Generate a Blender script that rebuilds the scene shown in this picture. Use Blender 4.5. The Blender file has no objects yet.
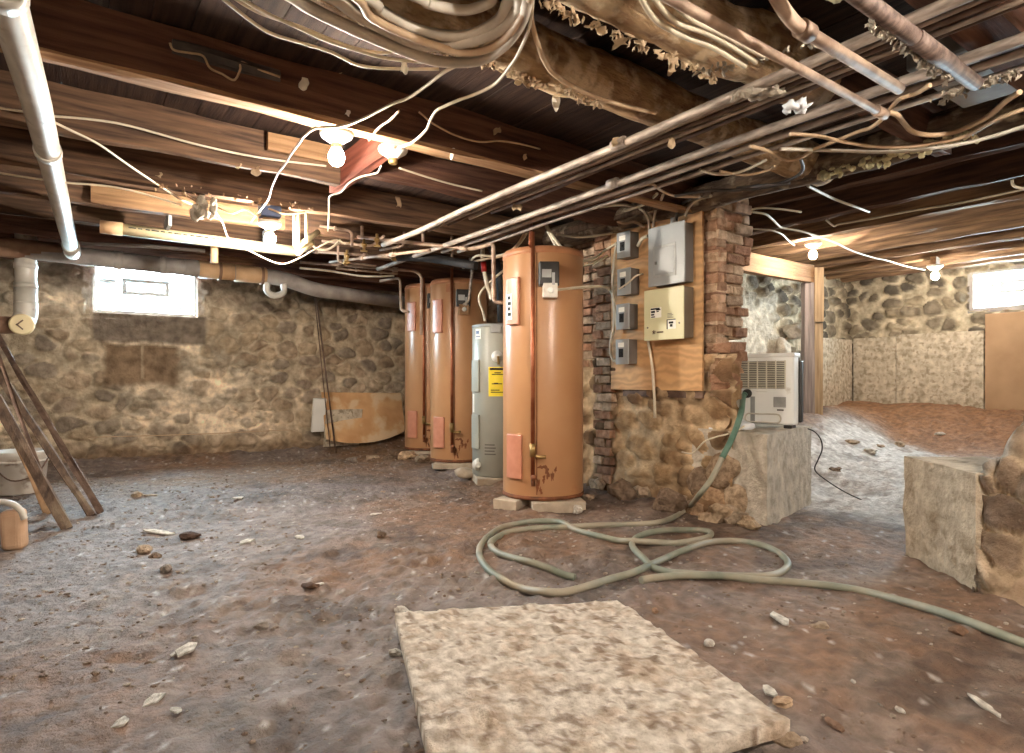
import bpy, bmesh, math, random
import numpy as np
from mathutils import Vector, Matrix

# ------------------------------------------------------------------ camera, sky, exposure
S = bpy.context.scene
COL = S.collection
YAW = math.radians(35.8)
cam_d = bpy.data.cameras.new('camera')
cam_d.sensor_width = 36.0
cam_d.lens = 620 / 1024 * 36.0
cam_d.shift_y = 2.5 / 1024
cam_d.clip_start = 0.02
cam = bpy.data.objects.new('camera', cam_d)
cam.location = (0, 0, 1.0)
cam.rotation_euler = (math.radians(90), 0, -YAW)
COL.objects.link(cam)
S.camera = cam

SKY_STRENGTH = 60.0
BULB_STRENGTH = 360.0
S.view_settings.view_transform = 'Standard'
S.view_settings.look = 'None'
S.view_settings.gamma = 1.0
S.view_settings.use_curve_mapping = False
S.view_settings.exposure = 2.02
S.cycles.max_bounces = 10
S.cycles.diffuse_bounces = 7
S.cycles.caustics_reflective = False
S.cycles.caustics_refractive = False
S.cycles.sample_clamp_indirect = 6.0
S.cycles.use_denoising = True

world = bpy.data.worlds.new('daylight')
S.world = world
world.use_nodes = True
bgn = world.node_tree.nodes['Background']
bgn.inputs['Color'].default_value = (0.66, 0.86, 1.0, 1)
bgn.inputs['Strength'].default_value = SKY_STRENGTH

# ------------------------------------------------------------------ photo-measured directions -> places in the cellar
FX, FY = math.sin(YAW), math.cos(YAW)
RX, RY = FY, -FX
FOC, HX, HY = 620.0, 512.0, 379.0
def ray(px):
    s = (px - HX) / FOC
    return FX + RX * s, FY + RY * s
def pD(px, py, D):
    a, b = ray(px)
    return Vector((a * D, b * D, 1 + (HY - py) * D / FOC))
def pz(px, py, z): return pD(px, py, (z - 1) * FOC / (HY - py))
def pX(px, py, X): return pD(px, py, X / ray(px)[0])
def pY(px, py, Y): return pD(px, py, Y / ray(px)[1])

# ------------------------------------------------------------------ noise in numpy
def _h(ix, iy, seed):
    n = (ix.astype(np.int64) * 374761393 + iy.astype(np.int64) * 668265263 + seed * 1442695041) & 0xFFFFFFFF
    n = ((n ^ (n >> 13)) * 1274126177) & 0xFFFFFFFF
    n = ((n ^ (n >> 16)) * 2246822519) & 0xFFFFFFFF
    n = n ^ (n >> 15)
    return (n & 0xFFFFFF) / float(0xFFFFFF)
def vnoise(x, y, seed=0):
    x = np.asarray(x, float); y = np.asarray(y, float)
    ix, iy = np.floor(x), np.floor(y)
    fx, fy = x - ix, y - iy
    fx = fx * fx * fx * (fx * (fx * 6 - 15) + 10); fy = fy * fy * fy * (fy * (fy * 6 - 15) + 10)
    a, b = _h(ix, iy, seed), _h(ix + 1, iy, seed)
    c, d = _h(ix, iy + 1, seed), _h(ix + 1, iy + 1, seed)
    return (a * (1 - fx) + b * fx) * (1 - fy) + (c * (1 - fx) + d * fx) * fy
def fbm(x, y, seed=0, octv=4, gain=0.5):
    s = 0; a = 1; t = 0; x = np.asarray(x, float); y = np.asarray(y, float)
    for k in range(octv):
        s = s + a * vnoise(x * 2 ** k + 17.3 * k, y * 2 ** k - 9.1 * k, seed + k); t += a; a *= gain
    return s / t
def worley(x, y, seed=0, jit=0.9):
    ix, iy = np.floor(x), np.floor(y)
    f1 = np.full(x.shape, 9.0); f2 = np.full(x.shape, 9.0); idn = np.zeros(x.shape)
    for dx in (-2, -1, 0, 1, 2):
        for dy in (-2, -1, 0, 1, 2):
            cx, cy = ix + dx, iy + dy
            qx = cx + 0.5 + jit * (_h(cx, cy, seed) - 0.5); qy = cy + 0.5 + jit * (_h(cx, cy, seed + 7) - 0.5)
            d = np.hypot(x - qx, y - qy); r = _h(cx, cy, seed + 13)
            near = d < f1
            f2 = np.where(near, f1, np.minimum(f2, d)); idn = np.where(near, r, idn); f1 = np.where(near, d, f1)
    return f1, f2, idn
def ss(t, a=0.0, b=1.0):
    t = np.clip((np.asarray(t, float) - a) / (b - a), 0, 1)
    return t * t * (3 - 2 * t)
def lin(c):
    c = np.asarray(c, float) / 255.0
    return np.where(c <= 0.04045, c / 12.92, ((c + 0.055) / 1.055) ** 2.4)
def mix(a, b, t):
    t = np.asarray(t)[..., None]
    return a * (1 - t) + b * t

# ------------------------------------------------------------------ ground shape
XW, YW, XR, YR = 3.85, 8.5, 9.3, 4.48          # panel wall, back wall, far right wall, right room rear wall
def ground0(x, y):
    x = np.asarray(x, float); y = np.asarray(y, float)
    z = 0.10 * ss(y, 7.7, 8.5)
    z = z + 0.06 * ss(x, 3.2, 3.8) * ss(y, 2.6, 3.2)
    z = z + 0.20 * ss(x, 4.6, 7.0)
    z = z + 0.42 * np.maximum(ss(x, 7.5, 9.0), 0.9 * ss(y, 2.9, 4.0) * ss(x, 5.0, 6.2))
    z = z + 0.05 * ss(x, 3.2, 3.9) * ss(y, 2.2, 0.5)
    return z
def ground(x, y):
    x = np.asarray(x, float); y = np.asarray(y, float)
    rough = 0.6 + 0.7 * ss(fbm(x * .7 + 4, y * .7, 60, 2), .42, .62)
    z = ground0(x, y) + 0.055 * (fbm(x * 1.3, y * 1.3, 3, 3) - .5)
    z = z + rough * (0.046 * (fbm(x * 5, y * 5, 21, 4) - .5) + 0.030 * (np.abs(fbm(x * 9 + 3, y * 9, 40, 3) - .5) * 2 - .3))
    z = z + rough * 0.016 * (fbm(x * 22, y * 22, 33, 3) - .5)
    return z
def gz(x, y): return float(ground(np.array([x]), np.array([y]))[0])
def pf(px, py, lift=0.0):
    z = 0.0
    for _ in range(12):
        p = pz(px, py, min(z + lift, .93)); z = 0.5 * z + 0.5 * gz(p.x, p.y)
    p = pz(px, py, min(z + lift, .93))
    return Vector((p.x, p.y, gz(p.x, p.y) + lift))

# ------------------------------------------------------------------ materials
def _nodes(name):
    m = bpy.data.materials.new(name); m.use_nodes = True
    nt = m.node_tree
    return m, nt, nt.nodes['Principled BSDF']
def rgba(c): return tuple(lin(c)) + (1.0,)
def pm(name, c1, c2=None, scale=6.0, rough=0.6, metal=0.0, bump=0.0, stretch=(1, 1, 1), detail=6.0, lo=.35, hi=.65,
       c3=None, s3=20.0, lo3=.58, hi3=.66, bscale=None, spec=0.5, attr=False, wave=None):
    m, nt, b = _nodes(name)
    N, L = nt.nodes, nt.links
    tc = N.new('ShaderNodeTexCoord'); mp = N.new('ShaderNodeMapping')
    mp.inputs['Scale'].default_value = stretch
    L.new(tc.outputs['Object'], mp.inputs['Vector'])
    nz = N.new('ShaderNodeTexNoise'); nz.inputs['Scale'].default_value = scale; nz.inputs['Detail'].default_value = detail
    L.new(mp.outputs['Vector'], nz.inputs['Vector'])
    cr = N.new('ShaderNodeValToRGB')
    cr.color_ramp.elements[0].position = lo; cr.color_ramp.elements[1].position = hi
    cr.color_ramp.elements[0].color = rgba(c1); cr.color_ramp.elements[1].color = rgba(c2 or c1)
    L.new(nz.outputs['Fac'], cr.inputs['Fac'])
    out = cr.outputs['Color']
    if wave:
        wv = N.new('ShaderNodeTexWave'); wv.inputs['Scale'].default_value = wave[0]; wv.inputs['Distortion'].default_value = wave[1]
        wv.inputs['Detail'].default_value = 3; wv.bands_direction = wave[2]
        L.new(mp.outputs['Vector'], wv.inputs['Vector'])
        mw = N.new('ShaderNodeMix'); mw.data_type = 'RGBA'; mw.blend_type = 'MULTIPLY'; mw.inputs[0].default_value = wave[3]
        L.new(out, mw.inputs[6]); L.new(wv.outputs['Color'], mw.inputs[7]); out = mw.outputs[2]
    if c3 is not None:
        n3 = N.new('ShaderNodeTexNoise'); n3.inputs['Scale'].default_value = s3; n3.inputs['Detail'].default_value = 5
        L.new(tc.outputs['Object'], n3.inputs['Vector'])
        r3 = N.new('ShaderNodeValToRGB'); r3.color_ramp.elements[0].position = lo3; r3.color_ramp.elements[1].position = hi3
        L.new(n3.outputs['Fac'], r3.inputs['Fac'])
        mx = N.new('ShaderNodeMix'); mx.data_type = 'RGBA'
        L.new(r3.outputs['Color'], mx.inputs[0]); L.new(out, mx.inputs[6]); mx.inputs[7].default_value = rgba(c3)
        out = mx.outputs[2]
    if attr:
        at = N.new('ShaderNodeAttribute'); at.attribute_name = 'Col'
        ma = N.new('ShaderNodeMix'); ma.data_type = 'RGBA'; ma.blend_type = 'MULTIPLY'; ma.inputs[0].default_value = 1.0
        L.new(out, ma.inputs[7]); L.new(at.outputs['Color'], ma.inputs[6]); out = ma.outputs[2]
    L.new(out, b.inputs['Base Color'])
    b.inputs['Roughness'].default_value = rough; b.inputs['Metallic'].default_value = metal
    b.inputs['Specular IOR Level'].default_value = spec
    if bump:
        nb = N.new('ShaderNodeTexNoise'); nb.inputs['Scale'].default_value = bscale or scale * 4; nb.inputs['Detail'].default_value = 8
        nb.inputs['Roughness'].default_value = 0.65
        L.new(mp.outputs['Vector'] if not bscale else tc.outputs['Object'], nb.inputs['Vector'])
        bp = N.new('ShaderNodeBump'); bp.inputs['Strength'].default_value = min(1.0, bump); bp.inputs['Distance'].default_value = 0.03
        L.new(nb.outputs['Fac'], bp.inputs['Height']); L.new(bp.outputs['Normal'], b.inputs['Normal'])
    return m
def wood(name, c1, c2, axis, rough=.75, bump=.35, c3=None):
    st = {'x': (.9, 14, 14), 'y': (14, .9, 14), 'z': (14, 14, .9)}[axis]
    return pm(name, c1, c2, 2.2, rough, 0, bump, st, c3=c3, s3=4, lo3=.52, hi3=.68, spec=.25)
M = {}
M['stone'] = pm('stone_masonry', (196, 192, 188), (255, 255, 255), 11, .92, 0, 1.0, bscale=24, attr=True, spec=.2)
M['brick'] = pm('old_brick', (196, 186, 178), (255, 255, 255), 16, .92, 0, .9, bscale=40, attr=True, spec=.2)
M['dirt'] = pm('dirt', (198, 192, 188), (255, 252, 250), 17, .66, 0, 1.0, bscale=24, attr=True, spec=.5, lo=.34, hi=.64, detail=12)
M['rock'] = pm('rubble', (190, 185, 180), (255, 255, 255), 30, .88, 0, .8, bscale=60, attr=True, spec=.25)
M['slab'] = pm('plastered_board', (204, 196, 186), (255, 255, 255), 26, .85, 0, 1.0, bscale=60, attr=True, spec=.25)
M['joist_x'] = wood('aged_joist', (66, 49, 40), (118, 90, 69), 'x')
M['joist_dark'] = wood('dark_joist', (70, 46, 38), (112, 78, 62), 'x')
M['joist_y'] = wood('right_joist', (96, 74, 58), (154, 122, 92), 'y')
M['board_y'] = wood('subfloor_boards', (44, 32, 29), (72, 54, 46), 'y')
M['joist_dark_y'] = wood('dark_joist_right', (62, 42, 36), (98, 70, 56), 'y')
M['wood_new'] = wood('pale_lumber', (150, 124, 96), (190, 162, 128), 'z')
M['wood_new_x'] = wood('pale_lumber_flat', (130, 98, 70), (166, 130, 96), 'x')
M['red_wood'] = wood('reddish_board', (112, 58, 46), (146, 84, 66), 'y')
M['lath'] = wood('lath_strip', (140, 104, 76), (186, 150, 114), 'x')
M['log'] = pm('log_bark', (140, 106, 78), (214, 178, 134), 3.5, .9, 0, 1.0, (2, 7, 7), c3=(236, 212, 176), s3=11, lo3=.48, hi3=.62)
M['log_dusty'] = pm('dusty_log', (84, 68, 58), (150, 128, 108), 5, .95, 0, 1.0, (5, 1.2, 5), c3=(196, 180, 156), s3=9, lo3=.54, hi3=.66)
M['old_board'] = wood('weathered_board', (70, 56, 48), (112, 92, 78), 'z', c3=(136, 118, 100))
M['grey_post'] = wood('grey_post', (120, 108, 104), (164, 150, 144), 'z')
M['plywood'] = pm('plywood', (196, 150, 104), (214, 170, 122), 3, .65, 0, .12, (1, 1.0, 1.6), wave=(3.2, 14.0, 'Z', .22), spec=.3)
M['ply_old'] = pm('worn_plywood', (190, 146, 102), (208, 166, 122), 5, .8, 0, .3, c3=(210, 184, 150), s3=4, lo3=.48, hi3=.6, spec=.2)
M['tank'] = pm('tan_enamel', (176, 128, 90), (184, 138, 98), 3, .30, 0, .04, c3=(176, 124, 88), s3=9, lo3=.66, hi3=.76)
M['tank_top'] = pm('rusty_enamel', (170, 112, 78), (188, 132, 94), 8, .45, 0, .05)
M['tank_panel'] = pm('salmon_cover', (190, 124, 98), (202, 138, 112), 12, .38, 0, .05)
M['rust'] = pm('rust_stain', (96, 58, 36), (140, 84, 52), 14, .8, 0, .3)
M['tank_grey'] = pm('grey_enamel', (156, 157, 148), (166, 166, 156), 4, .38, 0, .03)
M['dark_plastic'] = pm('black_plastic', (34, 32, 32), (48, 44, 42), 20, .45)
M['black'] = pm('black_insulation', (24, 22, 24), (44, 40, 40), 14, .7, 0, .3)
M['copper'] = pm('copper_pipe', (150, 84, 56), (186, 116, 82), 9, .42, .75, .1)
M['copper_dull'] = pm('dull_copper_pipe', (134, 110, 94), (192, 166, 146), 10, .55, .2, .2)
M['brass'] = pm('brass', (140, 112, 70), (176, 146, 96), 12, .42, .7, .1)
M['conduit'] = pm('dusty_conduit', (136, 122, 112), (204, 188, 174), 9, .55, .35, .2, (4, 1, 4))
M['conduit_dark'] = pm('dark_conduit', (78, 62, 56), (128, 108, 98), 9, .6, .3, .2, (4, 1, 4))
M['cast'] = pm('cast_iron', (120, 88, 70), (152, 120, 98), 7, .7, .1, .4)
M['pvc'] = pm('white_pvc', (178, 172, 162), (206, 200, 192), 5, .35, 0, .05, c3=(140, 124, 108), s3=9, lo3=.62, hi3=.72)
M['pvc_grey'] = pm('dusty_grey_pipe', (140, 132, 128), (172, 164, 158), 6, .55, 0, .15)
M['pvc_tan'] = pm('tan_pipe', (196, 156, 116), (214, 178, 138), 6, .55, 0, .15)
M['cream'] = pm('cream_pvc', (224, 206, 164), (236, 220, 180), 6, .45)
M['romex'] = pm('white_cable', (190, 178, 156), (216, 204, 182), 8, .5)
M['romex_tan'] = pm('tan_cable', (176, 146, 116), (204, 176, 144), 8, .55)
M['cable_grey'] = pm('grey_cable', (186, 176, 162), (220, 210, 196), 8, .6)
M['cable_dark'] = pm('dark_cable', (46, 40, 40), (76, 68, 64), 8, .6)
M['steel'] = pm('grey_steel', (150, 152, 152), (160, 162, 162), 4, .42, .15)
M['steel_dark'] = pm('dark_grey_steel', (108, 104, 100), (120, 116, 112), 4, .5, .1)
M['panel_cream'] = pm('cream_steel', (206, 200, 160), (216, 210, 172), 5, .45, 0, .03)
M['cream_side'] = pm('brown_grey_steel', (104, 92, 78), (118, 106, 90), 5, .5)
M['white'] = pm('white_plastic', (222, 220, 214), (232, 230, 224), 5, .45)
M['white_dirty'] = pm('grimy_white', (196, 188, 176), (222, 216, 206), 7, .6, 0, .1, c3=(150, 130, 108), s3=8, lo3=.58, hi3=.7)
M['paper'] = pm('paper', (232, 228, 218), (240, 238, 230), 8, .8)
M['yellow'] = pm('yellow_paper', (240, 214, 50), (246, 222, 70), 8, .7)
M['ink'] = pm('black_ink', (22, 22, 24), None, 5, .8)
M['red'] = pm('red_tag', (196, 40, 34), None, 5, .5)
M['blue'] = pm('blue_plastic', (70, 84, 120), (86, 100, 136), 6, .5)
M['ac_body'] = pm('white_cabinet', (228, 228, 224), (238, 237, 233), 4, .45, 0, .03, c3=(186, 178, 164), s3=7, lo3=.64, hi3=.74)
M['ac_dark'] = pm('grille_dark', (70, 66, 58), (86, 80, 70), 6, .7)
M['ac_slat'] = pm('grille_slat', (196, 190, 172), (206, 200, 182), 6, .55)
M['silver'] = pm('silver_plate', (150, 150, 148), (170, 170, 168), 12, .5, .3)
M['hose'] = pm('hose_green', (110, 116, 102), (142, 142, 126), 7, .5, 0, .1, c3=(156, 146, 128), s3=3, lo3=.45, hi3=.6)
M['hose_green'] = pm('hose_deep_green', (72, 104, 88), (100, 128, 112), 7, .5)
M['concrete'] = pm('concrete', (170, 158, 142), (206, 194, 178), 13, .9, 0, 1.0, c3=(216, 204, 186), s3=7, lo3=.50, hi3=.7, bscale=26, spec=.2)
M['concrete_tan'] = pm('rough_concrete', (186, 168, 146), (218, 202, 178), 16, .95, 0, 1.0, c3=(168, 148, 124), s3=12, lo3=.54, hi3=.7, bscale=28, spec=.2)
M['paver'] = pm('paver', (176, 158, 138), (200, 184, 164), 10, .9, 0, .4, bscale=50)
M['cement_board'] = pm('skim_coated_board', (180, 166, 144), (218, 206, 186), 13, .85, 0, .8, c3=(156, 140, 118), s3=20, lo3=.50, hi3=.66, bscale=30, stretch=(1, 1, 1))
M['tan_board'] = pm('tan_board', (158, 126, 96), (174, 142, 110), 3, .8, 0, .1)
M['foam'] = pm('insulation_tuft', (164, 152, 136), (206, 194, 176), 14, .95, 0, .8)
M['foam_y'] = pm('yellow_foam', (214, 200, 158), (234, 224, 186), 14, .9, 0, .6)
M['scrap'] = pm('torn_paper', (160, 136, 108), (200, 174, 142), 12, .9, 0, .3)
M['sheet'] = pm('plastic_sheet', (214, 216, 220), (232, 234, 238), 8, .35, 0, .2)
M['rubber'] = pm('bucket_white', (196, 188, 180), (214, 208, 200), 6, .5, 0, .05, c3=(150, 130, 112), s3=7, lo3=.58, hi3=.68)
M['jug'] = pm('tan_jug', (184, 150, 122), (204, 172, 144), 6, .5, 0, .1)
M['iron'] = pm('board_shadow_brown', (84, 64, 54), (128, 104, 90), 12, .65, .4, .3)
M['duct'] = pm('duct_metal', (120, 122, 124), (160, 160, 160), 5, .5, .5, .1)
M['twig'] = pm('splinter', (120, 92, 66), (160, 128, 96), 10, .85)
m, nt, b = _nodes('glass_pane')
tr = nt.nodes.new('ShaderNodeBsdfTransparent'); gl = nt.nodes.new('ShaderNodeBsdfGlossy'); mxs = nt.nodes.new('ShaderNodeMixShader')
gl.inputs['Roughness'].default_value = .05; mxs.inputs[0].default_value = .06; tr.inputs['Color'].default_value = (.93, .97, .97, 1)
nt.links.new(tr.outputs[0], mxs.inputs[1]); nt.links.new(gl.outputs[0], mxs.inputs[2])
nt.links.new(mxs.outputs[0], nt.nodes['Material Output'].inputs['Surface'])
M['glass'] = m
def emis(name, c, s):
    m, nt, b = _nodes(name)
    b.inputs['Base Color'].default_value = (.9, .9, .85, 1)
    b.inputs['Emission Color'].default_value = c; b.inputs['Emission Strength'].default_value = s
    return m
M['bulb'] = emis('lit_bulb', (1.0, .90, .76, 1), BULB_STRENGTH)
M['bulb_low'] = emis('lit_bulb_low', (1.0, .90, .76, 1), BULB_STRENGTH * .62)
M['bulb_mid'] = emis('lit_bulb_mid', (1.0, .90, .76, 1), BULB_STRENGTH * 1.9)
M['bulb_fill'] = emis('fill_bulb_strong', (1.0, .91, .79, 1), BULB_STRENGTH * 3.0)

# ------------------------------------------------------------------ mesh collector
_ico = {}
def ico(lv):
    if lv not in _ico:
        bm = bmesh.new(); bmesh.ops.create_icosphere(bm, subdivisions=lv, radius=1)
        _ico[lv] = ([v.co.copy() for v in bm.verts], [[v.index for v in f.verts] for f in bm.faces]); bm.free()
    return _ico[lv]
def smooth_path(pts, sub=6):
    pts = [Vector(p) for p in pts]
    if len(pts) < 3 or sub <= 1: return pts
    out = []
    for i in range(len(pts) - 1):
        p0 = pts[max(i - 1, 0)]; p1 = pts[i]; p2 = pts[i + 1]; p3 = pts[min(i + 2, len(pts) - 1)]
        for k in range(sub):
            t = k / sub
            out.append(0.5 * ((2 * p1) + (p2 - p0) * t + (2 * p0 - 5 * p1 + 4 * p2 - p3) * t * t + (3 * p1 - p0 - 3 * p2 + p3) * t ** 3))
    out.append(pts[-1]); return out
class MB:
    def __init__(s): s.v = []; s.f = []; s.sm = []; s.c = []; s.col = None
    def _add(s, vs, fs, smooth=False):
        o = len(s.v); s.v += [Vector(v) for v in vs]; s.f += [[i + o for i in f] for f in fs]; s.sm += [smooth] * len(fs)
        if s.col is not None: s.c += [tuple(s.col)] * len(vs)
    def box(s, c, size, ax=None, jit=0, rnd=None):
        ex, ey, ez = ax or (Vector((1, 0, 0)), Vector((0, 1, 0)), Vector((0, 0, 1)))
        c = Vector(c); vs = []
        for i in (-.5, .5):
            for j in (-.5, .5):
                for k in (-.5, .5):
                    p = c + ex * (i * size[0]) + ey * (j * size[1]) + ez * (k * size[2])
                    if jit: p += Vector((rnd.uniform(-jit, jit), rnd.uniform(-jit, jit), rnd.uniform(-jit, jit)))
                    vs.append(p)
        s._add(vs, [(0, 1, 3, 2), (4, 6, 7, 5), (0, 4, 5, 1), (2, 3, 7, 6), (0, 2, 6, 4), (1, 5, 7, 3)]); return s
    def bb(s, lo, hi):
        lo, hi = Vector(lo), Vector(hi); return s.box((lo + hi) / 2, hi - lo)
    def tube(s, pts, r, n=10, sub=6, caps=True, rough=0, seed=1):
        P = smooth_path(pts, sub); m = len(P); rr = r if callable(r) else (lambda t: r)
        rnd = random.Random(seed); vs = []; nrm = None
        for i, p in enumerate(P):
            t = (P[min(i + 1, m - 1)] - P[max(i - 1, 0)]).normalized()
            if nrm is None: nrm = t.orthogonal().normalized()
            nrm = (nrm - t * nrm.dot(t)).normalized(); bn = t.cross(nrm)
            R = rr(i / max(1, m - 1))
            for k in range(n):
                a = 2 * math.pi * k / n; q = R * (1 + (rnd.uniform(-rough, rough) if rough else 0))
                vs.append(p + nrm * (math.cos(a) * q) + bn * (math.sin(a) * q))
        fs = [(i * n + k, i * n + (k + 1) % n, (i + 1) * n + (k + 1) % n, (i + 1) * n + k) for i in range(m - 1) for k in range(n)]
        s._add(vs, fs, True)
        if caps:
            o = len(s.v) - len(vs); s.f += [[o + k for k in range(n)][::-1], [o + (m - 1) * n + k for k in range(n)]]; s.sm += [False, False]
        return s
    def lathe(s, c, prof, n=48, ax=None, smooth=True):
        ex, ey, ez = ax or (Vector((1, 0, 0)), Vector((0, 1, 0)), Vector((0, 0, 1)))
        c = Vector(c); vs = []
        for r, z in prof:
            for k in range(n):
                a = 2 * math.pi * k / n; vs.append(c + ex * (r * math.cos(a)) + ey * (r * math.sin(a)) + ez * z)
        fs = [(i * n + k, i * n + (k + 1) % n, (i + 1) * n + (k + 1) % n, (i + 1) * n + k) for i in range(len(prof) - 1) for k in range(n)]
        s._add(vs, fs, smooth)
        o = len(s.v) - len(vs); s.f += [[o + k for k in range(n)][::-1], [o + (len(prof) - 1) * n + k for k in range(n)]]; s.sm += [False, False]
        return s
    def curved(s, c, r, a0, a1, z0, z1, t=.012, n=10, face=0.0):
        # curved plate on a cylinder, angles measured from 'face'
        c = Vector(c); vs = []
        for i in range(n + 1):
            a = face + a0 + (a1 - a0) * i / n
            for (R, z) in ((r, z0), (r + t, z0), (r + t, z1), (r, z1)): vs.append(c + Vector((R * math.cos(a), R * math.sin(a), z)))
        fs = []
        for i in range(n):
            for k in range(4): fs.append((i * 4 + k, i * 4 + (k + 1) % 4, i * 4 + 4 + (k + 1) % 4, i * 4 + 4 + k))
        fs += [(0, 3, 2, 1), (n * 4, n * 4 + 1, n * 4 + 2, n * 4 + 3)]
        s._add(vs, fs, False); return s
    def blob(s, c, rad, seed=0, lv=2, rough=.25, rot=0.0, flat=False):
        V, Fc = ico(lv); rnd = random.Random(seed); c = Vector(c)
        ph = [(rnd.uniform(-1, 1), rnd.uniform(-1, 1), rnd.uniform(-1, 1), rnd.uniform(0, 6.3), rnd.uniform(1.2, 3.5)) for _ in range(5)]
        cs, sn = math.cos(rot), math.sin(rot); vs = []
        for v in V:
            q = 1 + rough * sum(math.sin(e * (a * v.x + b_ * v.y + d * v.z) * 1.8 + p) for a, b_, d, p, e in ph) / 2.2
            x, y, z = v.x * rad[0] * q, v.y * rad[1] * q, v.z * rad[2] * q
            vs.append(c + Vector((x * cs - y * sn, x * sn + y * cs, z)))
        s._add(vs, Fc, not flat); return s
    def beam(s, p0, p1, w, h, n=24, jit=.006, seed=0, up=(0, 0, 1)):
        # rectangular timber, width w, height h, slightly uneven
        p0, p1 = Vector(p0), Vector(p1); d = (p1 - p0).normalized(); side = d.cross(Vector(up)).normalized(); u = side.cross(d)
        rnd = random.Random(seed); prof = [(-.5, -.5), (0, -.5), (.5, -.5), (.5, 0), (.5, .5), (0, .5), (-.5, .5), (-.5, 0)]
        ph = [[rnd.uniform(0, 6.3) for _ in range(4)] for _ in prof]; vs = []; L_ = (p1 - p0).length
        for i in range(n + 1):
            p = p0.lerp(p1, i / n); x = L_ * i / n
            for k, (a, b_) in enumerate(prof):
                q = ph[k]
                ja = jit * (math.sin(x * 3.1 + q[0]) + .7 * math.sin(x * 8.3 + q[1])); jb = jit * (math.sin(x * 2.3 + q[2]) + .7 * math.sin(x * 9.7 + q[3]))
                vs.append(p + side * (a * w + ja) + u * (b_ * h + jb))
        fs = [(i * 8 + k, i * 8 + (k + 1) % 8, i * 8 + 8 + (k + 1) % 8, i * 8 + 8 + k) for i in range(n) for k in range(8)]
        fs += [list(range(8))[::-1], [n * 8 + k for k in range(8)]]
        s._add(vs, fs, False); return s
    def scrap(s, c, w, h, seed=0, axu=(1, 0, 0), axv=(0, 0, -1), curl=.4, n=6, th=.002):
        rnd = random.Random(seed); c = Vector(c); u_, v_ = Vector(axu), Vector(axv); nr = u_.cross(v_).normalized()
        ph = [rnd.uniform(0, 6.3) for _ in range(4)]; top = []; bot = []
        for i in range(n + 1):
            for j in range(n + 1):
                a, b_ = i / n - .5, j / n
                e = 1 + .25 * math.sin(4 * a + ph[0]) if j == n else 1
                p = c + u_ * (w * (a * (1 + .2 * math.sin(5 * b_ + ph[1])))) + v_ * (h * b_ * e)
                p += nr * (curl * min(w, h) * (math.sin(4 * a + ph[2]) * .5 + math.sin(3.3 * b_ + ph[3]) * .5))
                top.append(p); bot.append(p + nr * th)
        k = n + 1; m_ = k * k; fs = []
        for i in range(n):
            for j in range(n):
                q = (i * k + j, (i + 1) * k + j, (i + 1) * k + j + 1, i * k + j + 1)
                fs.append(q); fs.append(tuple(x + m_ for x in q[::-1]))
        ed = [i * k for i in range(n + 1)] + [n * k + j for j in range(1, n + 1)] + [i * k + n for i in range(n - 1, -1, -1)] + [j for j in range(n - 1, 0, -1)]
        for a, b_ in zip(ed, ed[1:] + ed[:1]): fs.append((b_, a, a + m_, b_ + m_))
        s._add(top + bot, fs, True); return s
    def mesh(s, name, origin):
        me = bpy.data.meshes.new(name)
        me.from_pydata([tuple(v - origin) for v in s.v], [], s.f)
        me.polygons.foreach_set('use_smooth', s.sm)
        if s.c and len(s.c) == len(s.v):
            at = me.color_attributes.new('Col', 'FLOAT_COLOR', 'POINT')
            at.data.foreach_set('color', np.array([(c[0], c[1], c[2], 1.0) for c in s.c], dtype=np.float32).ravel())
        me.update(); return me
def tag(o, label=None, cat=None, group=None, kind=None):
    if label: o['label'] = label
    if cat: o['category'] = cat
    if group: o['group'] = group
    if kind: o['kind'] = kind
    return o
def thing(name, label, cat, loc, group=None):
    o = bpy.data.objects.new(name, None); o.empty_display_size = .1
    o.location = loc; COL.objects.link(o)
    return tag(o, label, cat, group)
def wloc(o):
    p = Vector((0, 0, 0))
    while o: p += o.location; o = o.parent
    return p
def link(name, mb, mat, parent=None, bevel=0.0, seg=2, label=None, cat=None, group=None, kind=None):
    if parent is not None: org = wloc(parent)
    else:
        xs = [v.x for v in mb.v]; ys = [v.y for v in mb.v]; zs = [v.z for v in mb.v]
        org = Vector(((min(xs) + max(xs)) / 2, (min(ys) + max(ys)) / 2, min(zs)))
    me = mb.mesh(name, org); me.materials.append(M[mat] if isinstance(mat, str) else mat)
    o = bpy.data.objects.new(name, me); COL.objects.link(o)
    if parent is not None: o.parent = parent
    else: o.location = org
    if bevel:
        b_ = o.modifiers.new('bevel', 'BEVEL'); b_.width = bevel; b_.segments = seg; b_.limit_method = 'ANGLE'; b_.angle_limit = math.radians(40)
    return tag(o, label, cat, group, kind)
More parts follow.
